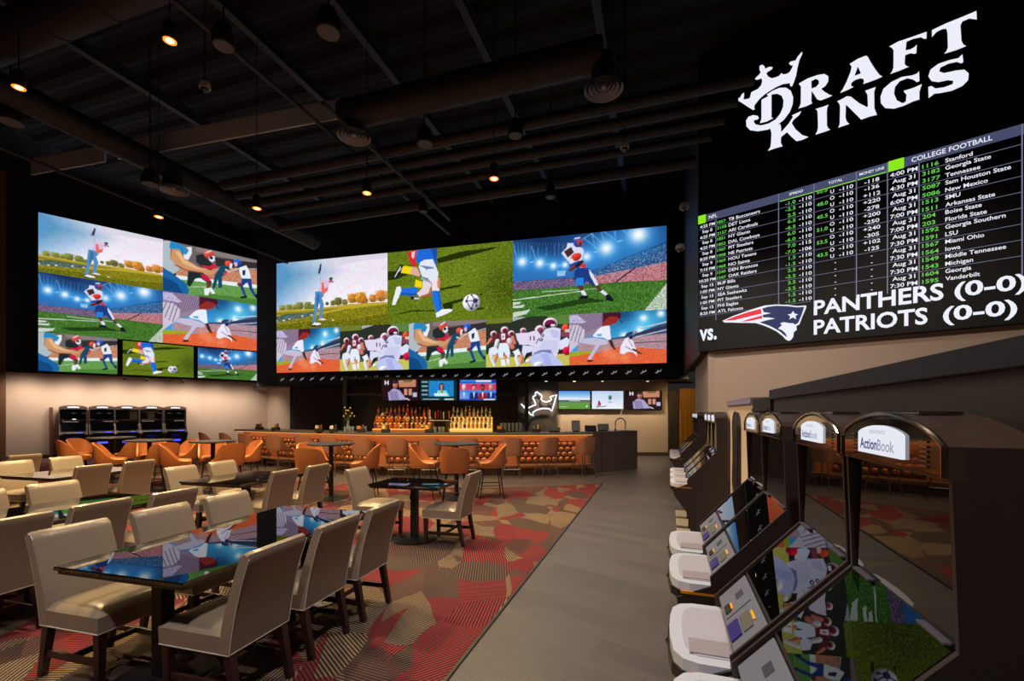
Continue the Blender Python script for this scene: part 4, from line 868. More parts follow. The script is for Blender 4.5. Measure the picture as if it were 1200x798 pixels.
def make_chair(label, loc, rz, group):
    t = thing('dining_chair', label, 'chair', loc, rz, group)
    # seat: a padded block with a softly crowned top
    bm = B(); n = 12; w, y0, y1 = .225, -.29, .20
    grid = []
    for j in range(n + 1):
        row = []
        for i in range(n + 1):
            u, v = i / n * 2 - 1, j / n * 2 - 1
            cr = (1 - abs(u) ** 5) * (1 - abs(v) ** 5)
            row.append(bm.verts.new((u * w, y0 + (y1 - y0) * (v + 1) / 2, .445 + .05 * cr ** .6)))
        grid.append(row)
    for j in range(n):
        for i in range(n): bm.faces.new((grid[j][i], grid[j][i + 1], grid[j + 1][i + 1], grid[j + 1][i]))
    rim = [grid[0][i] for i in range(n + 1)] + [grid[j][n] for j in range(1, n + 1)] + [grid[n][i] for i in range(n - 1, -1, -1)] + [grid[j][0] for j in range(n - 1, 0, -1)]
    low = [bm.verts.new((v.co.x * .985, (v.co.y + .045) * .985 - .045, .345)) for v in rim]
    for k in range(len(rim)): bm.faces.new((rim[k], low[k], low[(k + 1) % len(rim)], rim[(k + 1) % len(rim)]))
    bm.faces.new(low); obj('seat', bm, LEATH, t, True)
    # backrest: leaning padded slab with a rolled top, its rear panel running to the seat's underside
    prof_r = [(.215, .345), (.235, .47), (.262, .60), (.30, .74), (.338, .85), (.352, .885), (.348, .908), (.325, .918), (.295, .90)]
    prof_f = [(.278, .86), (.245, .76), (.205, .64), (.175, .55), (.16, .47), (.15, .345)]
    prof = prof_r + prof_f; bm = B(); rings = []
    for x, k in ((-.225, .985), (-.213, 1), (-.1, 1), (0, 1), (.1, 1), (.213, 1), (.225, .985)):
        cy = .25; e = 1 if abs(x) < .22 else 0
        rings.append([bm.verts.new((x, (y if e else y * .9 + (.16 + (z - .345) * .23 + .03) * .1), z if e or z < .8 else z - .008)) for y, z in prof])
    m_ = len(prof)
    for a, b in zip(rings, rings[1:]):
        for k in range(m_): bm.faces.new((a[k], a[(k + 1) % m_], b[(k + 1) % m_], b[k]))
    bm.faces.new(rings[0][::-1]); bm.faces.new(rings[-1]); o = obj('backrest', bm, LEATH, t, True)
    for x in (-.221, .221): bm = B(); tube(bm, [(x, y + .002, z) for y, z in prof_r[:6]], .0035, 6); obj('seam', bm, PIPING, o)
    bm = B(); tube(bm, [(-.224, .215, .346), (-.223, -.285, .346), (.223, -.285, .346), (.224, .215, .346)], .004, 6, True); obj('piping', bm, PIPING, t, label='pale bottom piping')
    for s in (-1, 1):
        bm = B(); bar(bm, (s * .19, -.255, .35), (s * .19, -.25, 0), .034, .026, square=True); obj('leg', bm, WOOD, t)
        bm = B(); bar(bm, (s * .19, .185, .35), (s * .19, .255, 0), .034, .026, square=True); obj('leg', bm, WOOD, t)
        bm = B(); bx(bm, (s * .19, -.015, .155), (.022, .45, .04), bev=.004); obj('stretcher', bm, WOOD, t)
    bm = B(); bx(bm, (0, .0, .155), (.38, .022, .035), bev=.004); obj('stretcher', bm, WOOD, t)
    return t
chair0 = None
def chair(top, f, label, group='taupe leather dining chairs', jit=0.0):
    global chair0
    c = (top[0] + .34 * f[0], top[1] + .34 * f[1], 0); rz = face_rz(f) + jit
    if chair0 is None: chair0 = make_chair(label, c, rz, group); return chair0
    return dup(chair0, c, rz, label, group)

def dining_table(nr, w, L, th, cols, label, gloss=TOPBLK, disc=.30, h=.76):
    """nr: nearest right corner in plan; the table runs w to the left and L away"""
    d = Vector((math.sin(th), math.cos(th))); e = Vector((-math.cos(th), math.sin(th)))
    c = Vector(nr) + d * L / 2 + e * w / 2
    t = thing('dining_table', label, 'table', (c.x, c.y, 0), -th, 'black dining tables')
    bm = B(); bx(bm, (0, 0, h - .012), (w, L, .024), bev=.006); obj('tabletop', bm, gloss, t, label='glossy black tabletop')
    bm = B(); bx(bm, (0, 0, h - .036), (w - .03, L - .03, .024), bev=.004); obj('apron', bm, TOPEDGE, t)
    for s in cols:
        y = s * L - L / 2
        bm = B(); bx(bm, (0, y, h / 2 - .02), (.085, .085, h - .06), bev=.006); bx(bm, (0, y, h - .06), (.3, .3, .02), bev=.004); obj('column', bm, IRON, t)
        bm = B(); lathe(bm, [(disc, .008), (disc, .018), (disc * .93, .028), (.10, .036), (.06, .05)], 36, (0, y, 0)); obj('base_plate', bm, IRON, t, True)
    return t
dining_table((-1.77, 2.44), 1.0, 1.84, TH, (.15, .85), 'nearest dining table, long glossy black top mirroring the video walls')
for (x, y), f, lab in (((-1.37, 2.665), FR, 'dining chair nearest the camera, on the right side of the nearest table'), ((-1.22, 3.24), FR, 'middle chair of three along the right side of the nearest table'), ((-1.05, 3.79), FR, 'far right chair of three along the right side of the nearest table'),
        ((-3.02, 3.10), FL, 'large chair at the left near corner of the nearest table, its seat facing right'), ((-2.86, 3.69), FL, 'middle chair behind the left edge of the nearest table'), ((-2.70, 4.28), FL, 'farthest chair behind the left edge of the nearest table')):
    chair((x, y), f, lab)
dining_table((-4.11, 3.16), 1.0, 1.84, TH, (.2, .8), 'long glossy black dining table at the left edge with a clash picture mirrored in it')
for (x, y), f, lab in (((-3.62, 3.32), FR, 'chair at the left edge seen from behind, right of it the big seat-forward chair'), ((-3.50, 3.90), FR, 'chair with its back to us, second along the right side of the left-edge table'), ((-3.29, 4.46), FR, 'chair with its back to us at the far right end of the left-edge table'),
        ((-5.03, 4.97), FL, 'chair with only its upper backrest showing beyond the left-edge table'), ((-5.20, 4.38), FL, 'chair cut off by the left edge beyond the left-edge table')):
    chair((x, y), f, lab)
dining_table((-6.37, 6.29), 1.1, 1.25, TH, (.5,), 'dark dining table far left near the golden-lit chairs')
for (x, y), f, lab in (((-6.05, 6.60), FR, 'near chair on the right side of the far left table, back to us'), ((-5.88, 7.20), FR, 'far chair on the right side of the far left table, back to us'), ((-7.85, 7.15), FL, 'near chair on the left side of the far left table'), ((-7.72, 7.85), FL, 'far chair on the left side of the far left table'), ((-8.76, 8.20), FR, 'small chair top peeping out behind the far left table')):
    chair((x, y), f, lab)
dining_table((-3.46, 5.77), 1.0, 1.18, TH, (.5,), 'middle dining table before the bar with four chairs and an unlit black top')
for (x, y), f, lab in (((-4.72, 6.45), FL, 'near chair on the left side of the middle table'), ((-4.56, 7.12), FL, 'far chair on the left side of the middle table'), ((-2.99, 6.02), FR, 'near chair on the right side of the middle table, back to us'), ((-2.81, 6.63), FR, 'far chair on the right side of the middle table, back to us')):
    chair((x, y), f, lab)
dining_table((-.90, 5.55), .98, .66, TH, (.5,), 'small two-seat black table nearest the tile aisle', disc=.29)
chair((-2.16, 6.26), FL, 'left chair of the small two-seat table, seat facing right')
chair((-.47, 5.80), FR, 'right chair of the small two-seat table, nearest the tile aisle')

# ================================================================== high tables and bucket stools
def high_table(px, py, r, lab):
    x, y = at(px, py, 1.08)
    t = thing('high_table', lab, 'high table', (x, y, 0), 0, 'high pub tables')
    bm = B(); lathe(bm, [(r * .97, 1.05), (r, 1.06), (r, 1.075), (r * .99, 1.082)], 36); obj('tabletop', bm, PUBTOP, t, True)
    bm = B(); bar(bm, (0, 0, .03), (0, 0, 1.055), .042, n=16); bx(bm, (0, 0, 1.04), (.3, .3, .02)); obj('column', bm, IRON, t)
    bm = B(); lathe(bm, [(.29, .008), (.29, .02), (.10, .036), (.06, .06)], 32); obj('base_plate', bm, IRON, t, True)
    return (x, y)
stools = {}
def make_stool(kind, label, loc, rz, group):
    shell, cush, leg = dict(cognac=(COGNAC, COGIN, IRON), umber=(UMBER, UMBER, STEEL))[kind]
    t = thing('bar_stool', label, 'stool', loc, rz, group)
    bm = B(); n = 28; outer, inner = [], []
    for k in range(n + 1):
        a = (k / n - .5) * 2 * math.radians(152)                   # 0 = straight back (+y)
        c, s = math.sin(a), math.cos(a); sq = 1 / (abs(c) ** 4 + abs(s) ** 4) ** .25
        b_ = max(0, math.cos(a * .62)); H = .69 + .37 / (1 + math.exp((abs(a) - 1.25) * 4.5))
        R = .26 * sq
        for lst, rr in ((outer, R), (inner, R - .035)):
            flare = 1 + .06 * (H - .62) / .4
            lst.append([(c * rr * .90, s * rr * .90, .60), (c * rr * 1.0, s * rr * 1.0, .68), (c * rr * flare, s * rr * flare + .02 * b_, H)])
    def skin(L1, L2):
        for A, Bq in zip(L1, L1[1:]):
            for i in range(len(A) - 1): bm.faces.new((A[i], Bq[i], Bq[i + 1], A[i + 1]))
    ov = [[bm.verts.new(p) for p in r] for r in outer]; iv = [[bm.verts.new(p) for p in r] for r in inner]
    skin(ov, 0); skin(iv, 0)
    for A, C, A2, C2 in zip(ov, iv, ov[1:], iv[1:]):
        bm.faces.new((A[-1], A2[-1], C2[-1], C[-1])); bm.faces.new((A[0], C[0], C2[0], A2[0]))
    for A, C in ((ov[0], iv[0]), (ov[-1], iv[-1])):
        for i in range(2): bm.faces.new((A[i], A[i + 1], C[i + 1], C[i]))
    o = obj('shell', bm, shell, t, True)
    bm = B(); bx(bm, (0, -.03, .665), (.42, .44, .11), bev=.045, seg=3); obj('seat', bm, cush, t, True)
    bm = B(); bx(bm, (0, -.02, .605), (.36, .38, .03), bev=.01); obj('seat_frame', bm, leg, t)
    for sx in (-1, 1):
        for sy in (-1, 1):
            bm = B(); bar(bm, (sx * .15, sy * .15, .60), (sx * .235, sy * .235, 0), .013, .010, 8); obj('leg', bm, leg, t)
    bm = B(); k = .203; tube(bm, [(-k, -k, .26), (k, -k, .26), (k, k, .26), (-k, k, .26)], .009, 6, True); obj('footrest', bm, leg, t)
    return t
def stool(kind, x, y, f, label, group):
    rz = face_rz(f)
    if kind not in stools: stools[kind] = make_stool(kind, label, (x, y, 0), rz, group); return
    dup(stools[kind], (x, y, 0), rz, label, group)
G1 = 'cognac bucket stools at the high tables'
def around(c, lst):
    for dx, dy, lab in lst:
        L_ = math.hypot(dx, dy); stool('cognac', c[0] + dx, c[1] + dy, (-dx / L_, -dy / L_), lab, G1)
H1 = (-1.08, 8.85); H2 = (-3.50, 8.80); H3 = (-6.28, 9.55); H4 = (-7.85, 9.85); H5 = (-9.6, 10.9)
for c, r, lab in ((H1, .44, 'high round table with stools, rightmost and nearest the bar'), (H2, .43, 'high round table behind the middle dining table'), (H3, .42, 'high round table left of the bar between two orange stools'), (H4, .44, 'high round table in front of the arcade-style terminals, right one'), (H5, .46, 'high round table farthest left, before the terminals')):
    t = thing('high_table', lab, 'high table', (c[0], c[1], 0), 0, 'high pub tables')
    bm = B(); lathe(bm, [(r * .97, 1.05), (r, 1.06), (r, 1.075), (r * .99, 1.082)], 36); obj('tabletop', bm, PUBTOP, t, True)
    bm = B(); bar(bm, (0, 0, .03), (0, 0, 1.055), .042, n=16); bx(bm, (0, 0, 1.04), (.3, .3, .02)); obj('column', bm, IRON, t)
    bm = B(); lathe(bm, [(.29, .008), (.29, .02), (.10, .036), (.06, .06)], 32); obj('base_plate', bm, IRON, t, True)
around(H1, [(.05, -.62, 'orange stool with its back squarely to us at the rightmost high table'), (-.62, .08, 'orange stool left of the rightmost high table, facing right'), (.66, .12, 'orange stool right of the rightmost high table, facing left')])
around(H2, [(-.06, -.62, 'orange stool in front of the second high table, back to us'), (.62, .10, 'orange stool right of the second high table, facing left'), (-.52, .42, 'orange stool behind the second high table on its left')])
around(H3, [(-.50, -.34, 'orange stool left of the third high table'), (.50, -.30, 'orange stool right of the third high table'), (-.35, .52, 'orange stool behind the third high table on the left'), (.40, .50, 'orange stool behind the third high table on the right')])
around(H4, [(-.52, -.34, 'orange stool left of the fourth high table'), (.50, -.32, 'orange stool right of the fourth high table'), (.28, .55, 'orange stool behind the fourth high table'), (-.40, .55, 'orange stool behind the fourth high table on its left')])
around(H5, [(-.35, -.55, 'orange stool in front of the farthest high table'), (-.62, .0, 'leftmost orange stool, before the first terminal'), (.55, -.10, 'orange stool right of the farthest high table')])

# ================================================================== the bar
BF = [Vector(p) for p in ((2.15, 12.55), (0.0, 12.25), (-3.55, 12.25), (-7.5, 14.35), (-8.9, 15.1))]
def offs(P, o):
    out = []
    for i, p in enumerate(P):
        a = (P[i] - P[i - 1]).normalized() if i else None; b = (P[i + 1] - P[i]).normalized() if i < len(P) - 1 else None
        na = Vector((a.y, -a.x)) if a else None; nb = Vector((b.y, -b.x)) if b else None
        n = na if nb is None else nb if na is None else (na + nb).normalized() / max(.5, ((na + nb).normalized().dot(na)))
        out.append(p + n * o)
    return out                                                      # positive = away from the room
def strip(bm, P, o0, o1, z0, z1):
    a, b = offs(P, o0), offs(P, o1)
    for i in range(len(P) - 1):
        prism(bm, [a[i], a[i + 1], b[i + 1], b[i]], z0, z1)
# travelling leftwards the room lies on the left, so (dy, -dx) points away from it
bar_t = thing('bar', 'long angled bar with slate counter and glowing tufted copper front', 'bar counter', (0, 0, 0))
bm = B(); strip(bm, BF, .0, .10, 0, 1.06); obj('front_wall', bm, COPPER, bar_t, label='orange lit copper front')
bm = B(); strip(bm, BF, -.32, .52, 1.07, 1.125); obj('counter_top', bm, SLATE, bar_t, label='grey slate counter')
bm = B(); strip(bm, BF, -.10, .0, .0, .16); strip(bm, BF, -.30, -.05, .235, .275); obj('foot_ledge', bm, mat('ledge_brown', (112, 76, 56), .5), bar_t)
bm = B(); strip(bm, BF, .55, 1.05, .0, .9); obj('back_counter', bm, mat('back_counter', (44, 38, 38), .5), bar_t)
for i in range(len(BF) - 1):                                        # tufted panels between plain copper piers
    p, q = BF[i], BF[i + 1]; L_ = (q - p).length; d = (q - p).normalized(); n = Vector((-d.y, d.x)); N = max(1, round(L_ / 1.8)); w = L_ / N
    for k in range(N):
        c0 = .16 if not (i == 0 and k == 0) else .42
        a = p + d * (k * w + c0); ww = w - c0 - .16; bm = B(); nx, nz = int(ww / .17), 4
        for zi in range(nz):
            for xi in range(nx):
                cx = a + d * ((xi + (.75 if zi % 2 else .25) + .0) * ww / nx) + n * .012
                t_ = bmesh.new(); bmesh.ops.create_uvsphere(t_, u_segments=10, v_segments=6, radius=1)
                mz = Matrix.Translation((cx.x, cx.y, .40 + zi * .135)) @ Matrix.Rotation(math.atan2(d.y, d.x), 4, 'Z') @ Matrix.Diagonal((.078, .04, .07, 1)); t_.transform(mz); join(bm, t_)
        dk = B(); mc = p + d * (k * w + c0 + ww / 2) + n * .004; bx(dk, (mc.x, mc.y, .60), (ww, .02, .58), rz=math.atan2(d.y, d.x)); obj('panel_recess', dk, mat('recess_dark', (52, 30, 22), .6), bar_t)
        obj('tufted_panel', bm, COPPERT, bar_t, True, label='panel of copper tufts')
    for k in range(N + 1):                                          # ledge brackets
        c = p + d * min(max(k * w, .15), L_ - .1) + n * .17; bm = B(); mx = Matrix.Translation((c.x, c.y, 0)) @ Matrix.Rotation(math.atan2(d.y, d.x), 4, 'Z')
        t_ = bmesh.new(); side(t_, [(-.10, .235), (.14, .235), (.14, .03)], -.02, .02); t_.transform(mx @ Matrix.Rotation(-PI / 2, 4, 'Z')); join(bm, t_); obj('bracket', bm, IRON, bar_t)
pe = Vector((2.15, 12.45)); qe = Vector((3.72, 13.5)); de = (qe - pe).normalized(); ne = Vector((-de.y, de.x))
bm = B(); prism(bm, [pe, qe, qe + ne * .5, pe + ne * .5], 0, 1.135); obj('end_panel', bm, mat('bar_end', (76, 66, 62), .4, var=.12, scale=5), bar_t, label='dark laminate end cabinet')
bm = B(); prism(bm, [pe + de * .40 - ne * .006, pe + de * .42 - ne * .006, pe + de * .42, pe + de * .40], 0, 1.12); obj('seam', bm, BLACK, bar_t)
# strip lamps under the counter overhang
for i in range(len(BF) - 1):
    a, c = offs(BF, -.22)[i], offs(BF, -.22)[i + 1]; m_ = (a + c) / 2
    bm = B(); prism(bm, [offs(BF, -.235)[i], offs(BF, -.235)[i + 1], offs(BF, -.215)[i + 1], offs(BF, -.215)[i]], 1.056, 1.068); obj('strip_light', bm, glow('strip_glow', (255, 170, 80), 1.6), bar_t, label='warm strip lamp under the counter')
    l = bpy.data.lights.new('bar_strip', 'AREA'); l.shape = 'RECTANGLE'; l.size = (c - a).length; l.size_y = .03; l.energy = 3.2 * (c - a).length; l.color = (1, .60, .30)
    o = bpy.data.objects.new('bar_strip_light', l); COL.objects.link(o); o.location = (m_.x, m_.y, 1.05); o.rotation_euler = (math.radians(18), 0, math.atan2((c - a).y, (c - a).x) + PI)
G2 = 'umber bucket stools along the bar'
WH_ = ('rightmost', 'second from the right', 'third from the right', 'fourth from the right', 'fifth from the right', 'sixth from the right', 'seventh from the right', 'eighth from the right', 'ninth from the right', 'tenth from the right', 'third from the left', 'second from the left', 'leftmost')
for (px, y, j), w in zip(((684, 11.75, -.5), (640, 11.55, -.45), (599, 11.45, -.1), (549, 11.4, 0), (505, 11.4, 0), (467, 11.45, 0), (427, 11.5, .1), (391, 12.05, .3), (361, 12.6, .3), (326, 13.0, .3), (294, 13.5, .45), (271, 13.95, .6), (247, 14.2, .7)), WH_):
    stool('umber', (px - 600) / F * y, y, (math.sin(j), math.cos(j)), 'brown stool at the bar, ' + w, G2)

# black frame and televisions over the bar
fr = thing('steel_gantry', 'black steel frame rising from the bar to the fascia', 'gantry', (0, 0, 0))
for x, y in ((-4.92, 13.4), (.43, 13.4)):
    bm = B(); bx(bm, (x, y, 1.93), (.11, .11, 1.6), bev=.006); obj('post', bm, IRON, fr)
bm = B(); bx(bm, (-2.25, 13.4, 2.68), (5.3, .08, .08)); obj('rail', bm, IRON, fr)
for x0, x1 in ((-4.92, -3.9), (-.50, .43)):
    bm = B(); bx(bm, ((x0 + x1) / 2, 13.4, 2.2), (x1 - x0, .06, .06)); obj('rail', bm, IRON, fr)
TVS = screen_mat('tv_picture', 1.0, .2)
def tv(cx, cy, cz, w, h, kind, rz, lab, group):
    t = thing('television', lab, 'television', (cx, cy, cz), rz, group)
    bm = B(); bx(bm, (0, .02, 0), (w, .05, h), bev=.005); obj('case', bm, BLACK, t)
    bm = B(); bx(bm, (0, .06, 0), (.3, .06, .25)); obj('bracket', bm, IRON, t)
    picture('tv_picture', PICS[kind], (-w / 2 + .018, -.008, h / 2 - .018), (w - .036, 0, 0), (0, 0, -(h - .036)), 90, 54, TVS, t)
for px, k, lab in ((469, 'man', 'television over the bar showing a seated man in stripes, leftmost of three'), (514, 'anchor', 'television over the bar showing a presenter on blue, middle of three'), (560, 'panel', 'television over the bar showing four panellists, rightmost of three')):
    tv((px - 600) / F * 14.2, 14.2, 2.37, 1.17, .68, k, 0, lab, 'televisions over the bar')
for px, k, lab in ((673, 'field', 'television on the cream wall showing a green field, leftmost of three'), (712, 'snow', 'television on the cream wall showing a snow scene, middle of three'), (755, 'man', 'television on the cream wall showing a seated man, rightmost of three')):
    tv((px - 600) / F * 17.5, 17.5, 2.15, 1.24 if px < 750 else 1.38, .72, k, 0, lab, 'televisions on the cream back wall')
bm = B(); bx(bm, (-2.3, 15.2, 1.4), (5.0, .1, 2.8)); struct('wall_back_bar', bm, mat('back_bar_black', (38, 32, 34), .5))
# neon crown
nt_ = thing('neon_crown', 'white neon crown outline glowing on the grey-brown alcove wall', 'neon sign', ((631.5 - 600) / F * 17.38, 17.38, 2.0))
bm = B(); NEON = [(65,262),(95,285),(118,290),(150,275),(168,270),(160,243),(148,222),(150,210),(165,205),(166,185),(176,178),(190,190),(205,198),(213,212),(205,228),(215,242),(240,250),(268,242),(278,232),(268,215),(285,208),(314,198),(300,250),(290,285),(280,314),(262,296),(215,294),(175,305),(148,322),(150,346),(132,336),(100,300)]; tube(bm, [((x - 190) / 200 * 1.09, 0, (262 - y) / 200 * 1.09) for x, y in NEON], .026, 8, True, up=(0, 1, 0)); obj('neon_tube', bm, glow('neon_white', (240, 244, 255), 1.6), nt_, True)
bm = B()
for x, z in ((-.4, -.2), (.1, .2), (.35, .1)): bar(bm, (x, 0, z), (x, .12, z), .012)
obj('standoff', bm, IRON, nt_)
# soffit lamps
for px, py in ((673, 448), (640, 449), (759, 449), (706, 449), (452, 447)):
    yy = 17.0 if px > 500 else 19.6; x = (px - 600) / F * yy; t = thing('soffit_downlight', 'small recessed lamp', 'ceiling light', (x, yy, 2.85), group='recessed lamps in the low ceiling')
    t['label'] = 'small recessed lamp in the low ceiling above ' + {673: 'the left wall television, brightest amber', 640: 'the neon crown', 759: 'the rightmost wall television', 706: 'the middle wall television', 452: 'the leftmost bar television'}[px]
    bm = B(); lathe(bm, [(.075, 0), (.085, -.012), (.06, -.016)], 18); obj('trim_ring', bm, CHROME, t, True)
    bm = B(); lathe(bm, [(.05, -.02), (.055, -.008)], 16); obj('lamp', bm, LAMP if px == 673 else glow('lamp_soft', (255, 226, 190), 3), t)
    l = bpy.data.lights.new('soffit_lamp', 'SPOT'); l.energy = 130; l.color = (1, .78, .5); l.spot_size = math.radians(130); l.spot_blend = .8; l.shadow_soft_size = .05
    lo = bpy.data.objects.new('soffit_lamp_light', l); COL.objects.link(lo); lo.location = (x, yy, 2.80)

# bottles: lit stepped shelves behind the counter
GL = dict(amber=mat('amber_glass', (190, 92, 24), .12, trans=.25, coat=1), clear=mat('clear_glass', (226, 206, 150), .1, trans=.4, coat=1), green=mat('green_glass', (40, 66, 34), .12, trans=.2, coat=1), dark=mat('dark_glass', (40, 20, 16), .12, coat=1))
LABS = [mat('label_' + n, c, .6) for n, c in (('cream', (232, 216, 176)), ('red', (160, 30, 30)), ('black', (26, 24, 30)), ('purple', (80, 40, 110)), ('orange', (216, 120, 40)))]
CAPS = [mat('cap_' + n, c, .4) for n, c in (('silver', (210, 210, 215)), ('black', (24, 24, 24)), ('red', (170, 30, 30)))]
bcount = {}
def bottle(kind, x, y, z, h, r, lab_i, cap_i, label, group):
    key = (kind, round(h, 2), lab_i, cap_i)
    if key in bcount: return dup(bcount[key], (x, y, z), 0, label, group)
    t = thing('liquor_bottle', label, 'bottle', (x, y, z), 0, group)
    bm = B(); lathe(bm, [(r * .92, 0), (r, .01), (r, h * .60), (r * .85, h * .68), (r * .36, h * .78), (r * .32, h * .93)], 14); obj('body', bm, GL[kind], t, True)
    bm = B(); lathe(bm, [(r * 1.02, h * .16), (r * 1.02, h * .46)], 14, cap=False); obj('paper_label', bm, LABS[lab_i], t, True)
    bm = B(); lathe(bm, [(r * .40, h * .92), (r * .42, h), (r * .2, h * 1.01)], 10); obj('cap', bm, CAPS[cap_i], t, True)
    bcount[key] = t; return t
for side_, x0, x1, n, kinds in (('left', -4.02, -2.52, 13, ('amber', 'amber', 'dark', 'amber', 'green')), ('right', -1.76, -.66, 10, ('clear', 'clear', 'clear', 'clear', 'amber'))):
    t = thing('bottle_shelf', 'stepped glowing shelf of ' + ('dark amber' if side_ == 'left' else 'pale golden') + ' bottles behind the bar, ' + side_ + ' one', 'shelf', ((x0 + x1) / 2, 13.55, 0))
    w = x1 - x0 + .14
    for k, (dy, z) in enumerate(((-.16, 1.19), (.0, 1.36), (.16, 1.53))):
        bm = B(); bx(bm, (0, dy, z - .012), (w, .15, .02), bev=.003); obj('step', bm, glow('shelf_glow_' + side_, (255, 176, 80) if side_ == 'left' else (255, 206, 110), 1.5), t, label='glowing step')
        bm = B(); bx(bm, (0, dy, (z - .024 + .9) / 2), (w, .14, z - .024 - .9)); obj('riser', bm, glow('riser_glow_' + side_, (240, 120, 30) if side_ == 'left' else (255, 190, 90), .55 if side_ == 'left' else 1.0), t)
        ord_ = ('front', 'middle', 'top')[k]
        for i in range(n):
            h = .29 + random.choice((-.03, 0, .02, .04)) + (.04 if side_ == 'left' and 3 <= i <= 7 else 0)
            kd = random.choice(kinds)
            word_ = {'amber': 'amber', 'dark': 'dark brown', 'green': 'green', 'clear': 'clear golden'}[kd]
            bottle(kd, x0 + (x1 - x0) * i / (n - 1), 13.55 + dy, z, round(h, 2), .038, random.randrange(5), random.randrange(3), '%s liquor bottle on the %s step of the %s glowing shelf behind the bar' % (word_, ord_, side_), 'bottles on the %s glowing shelf, %s step' % (side_, ord_))
# taps and glass racks between the shelves
t = thing('tap_tower', 'tall cluster of beer taps and glass rack between the two glowing shelves', 'beer taps', (-2.12, 13.4, 1.125))
bm = B(); bx(bm, (0, 0, .30), (.62, .12, .06), bev=.02); bar(bm, (-.22, 0, 0), (-.22, 0, .3), .04); bar(bm, (.22, 0, 0), (.22, 0, .3), .04); obj('manifold', bm, STEEL, t)
for k in range(8):
    bm = B(); x = -.28 + k * .08; bar(bm, (x, -.08, .36), (x, -.10, .62 - .03 * (k % 3)), .014, .024, 8); obj('tap_handle', bm, LABS[(k * 2) % 5], t); bm = B(); bar(bm, (x, -.05, .30), (x, -.12, .26), .012); obj('spout', bm, CHROME, t)
def glass_m(): return mat('bar_glass', (176, 186, 190), .08, trans=.55, coat=1)
g0 = None; gi = 0
for x0, y0, n, grp, lab in ((-2.35, 12.62, 5, 'glasses on the counter before the taps', 'small clear tumbler on the counter before the beer taps'), (-4.75, 12.95, 6, 'glasses left of the bottles', 'clear tumbler in the row left of the left glowing shelf'), (-.3, 13.3, 6, 'glasses right of the bottles', 'tall clear glass in the row right of the right glowing shelf')):
    for k in range(n):
        x = x0 + k * .11; y = y0 + .08 * (k % 2)
        if g0 is None:
            g0 = tag(obj('tumbler', (lambda b: (lathe(b, [(.030, 0), (.036, .02), (.042, .15), (.038, .15), (.032, .02)], 14, cap=False), b)[1])(B()), glass_m(), smooth=True), lab, 'glass', grp); g = g0
        else: g = g0.copy(); COL.objects.link(g); g['label'] = lab; g['group'] = grp
        g.location = (x, y, 1.125)
        if x0 > -.5: g.scale = (1, 1, 1.6)
# counter clutter
def caddy(px, y, lab, c1, c2):
    x = (px - 600) / F * y; t = thing('napkin_caddy', lab, 'caddy', (x, y, 1.125), random.uniform(-.4, .4))
    bm = B(); bx(bm, (0, 0, .05), (.22, .14, .09), bev=.01); obj('tray', bm, BLACK, t)
    bm = B(); bx(bm, (-.05, 0, .13), (.09, .09, .10), bev=.006); obj('napkins', bm, mat('c' + str(c1), c1, .6), t)
    bm = B(); lathe(bm, [(.03, .08), (.032, .18), (.012, .22)], 12, (.06, 0, 0)); obj('sauce_bottle', bm, mat('c' + str(c2), c2, .4), t, True)
for px, y, lab, a, c in ((304, 14.3, 'condiment caddy farthest left on the bar', (70, 50, 46), (130, 60, 50)), (323, 13.9, 'condiment caddy before the cream wall corner', (190, 160, 120), (60, 60, 60)), (374, 12.9, 'condiment caddy before the grey double door', (196, 178, 140), (90, 50, 40)), (391, 12.7, 'caddy with a pale cloth left of the frame post', (210, 210, 205), (50, 50, 54)),
        (423, 12.5, 'orange-lidded caddy right of the left frame post', (206, 110, 40), (70, 60, 50)), (452, 12.4, 'pale card caddy before the left glowing shelf', (220, 196, 150), (60, 40, 30)), (503, 12.3, 'caddy with a yellow card between the glowing shelves', (230, 170, 60), (60, 50, 40)), (587, 12.4, 'caddy with an orange card right of the right glowing shelf', (220, 120, 40), (60, 50, 50)), (628, 12.6, 'blue-grey caddy below the neon crown', (90, 100, 120), (200, 150, 60))):
    caddy(px, y, lab, a, c)
def terminal(px, y, w, h, lab, rz=0):
    x = (px - 600) / F * y; t = thing('order_terminal', lab, 'till', (x, y, 1.125), rz)
    bm = B(); bx(bm, (0, 0, h / 2 + .03), (w, .03, h), bev=.006, mtx=Matrix.Rotation(-.2, 4, 'X')); obj('screen', bm, mat('till_grey', (96, 94, 98), .35), t)
    bm = B(); bx(bm, (0, .03, .02), (w * .7, .2, .04), bev=.008); bar(bm, (0, .04, .02), (0, .05, h * .6), .02); obj('stand', bm, BLACK, t)
terminal(675, 12.85, .24, .30, 'upright till screen on the bar below the green-field television'); terminal(650, 12.7, .34, .10, 'low wide till on the bar below the neon crown', .3)
terminal(707, 13.3, .34, .19, 'flat till screen on the end cabinet left of the tap', .1)
t = thing('cash_printer', 'dark printer box on the bar right of the upright till', 'printer', ((692 - 600) / F * 13.1, 13.1, 1.125)); bm = B(); bx(bm, (0, 0, .09), (.30, .24, .18), bev=.03); obj('body', bm, BLACK, t); bm = B(); bx(bm, (0, -.08, .185), (.2, .06, .02)); obj('paper_slot', bm, PIPING, t)
t = thing('gooseneck_faucet', 'arched dark faucet on the end cabinet of the bar', 'faucet', ((727 - 600) / F * 13.6, 13.6, 1.13))
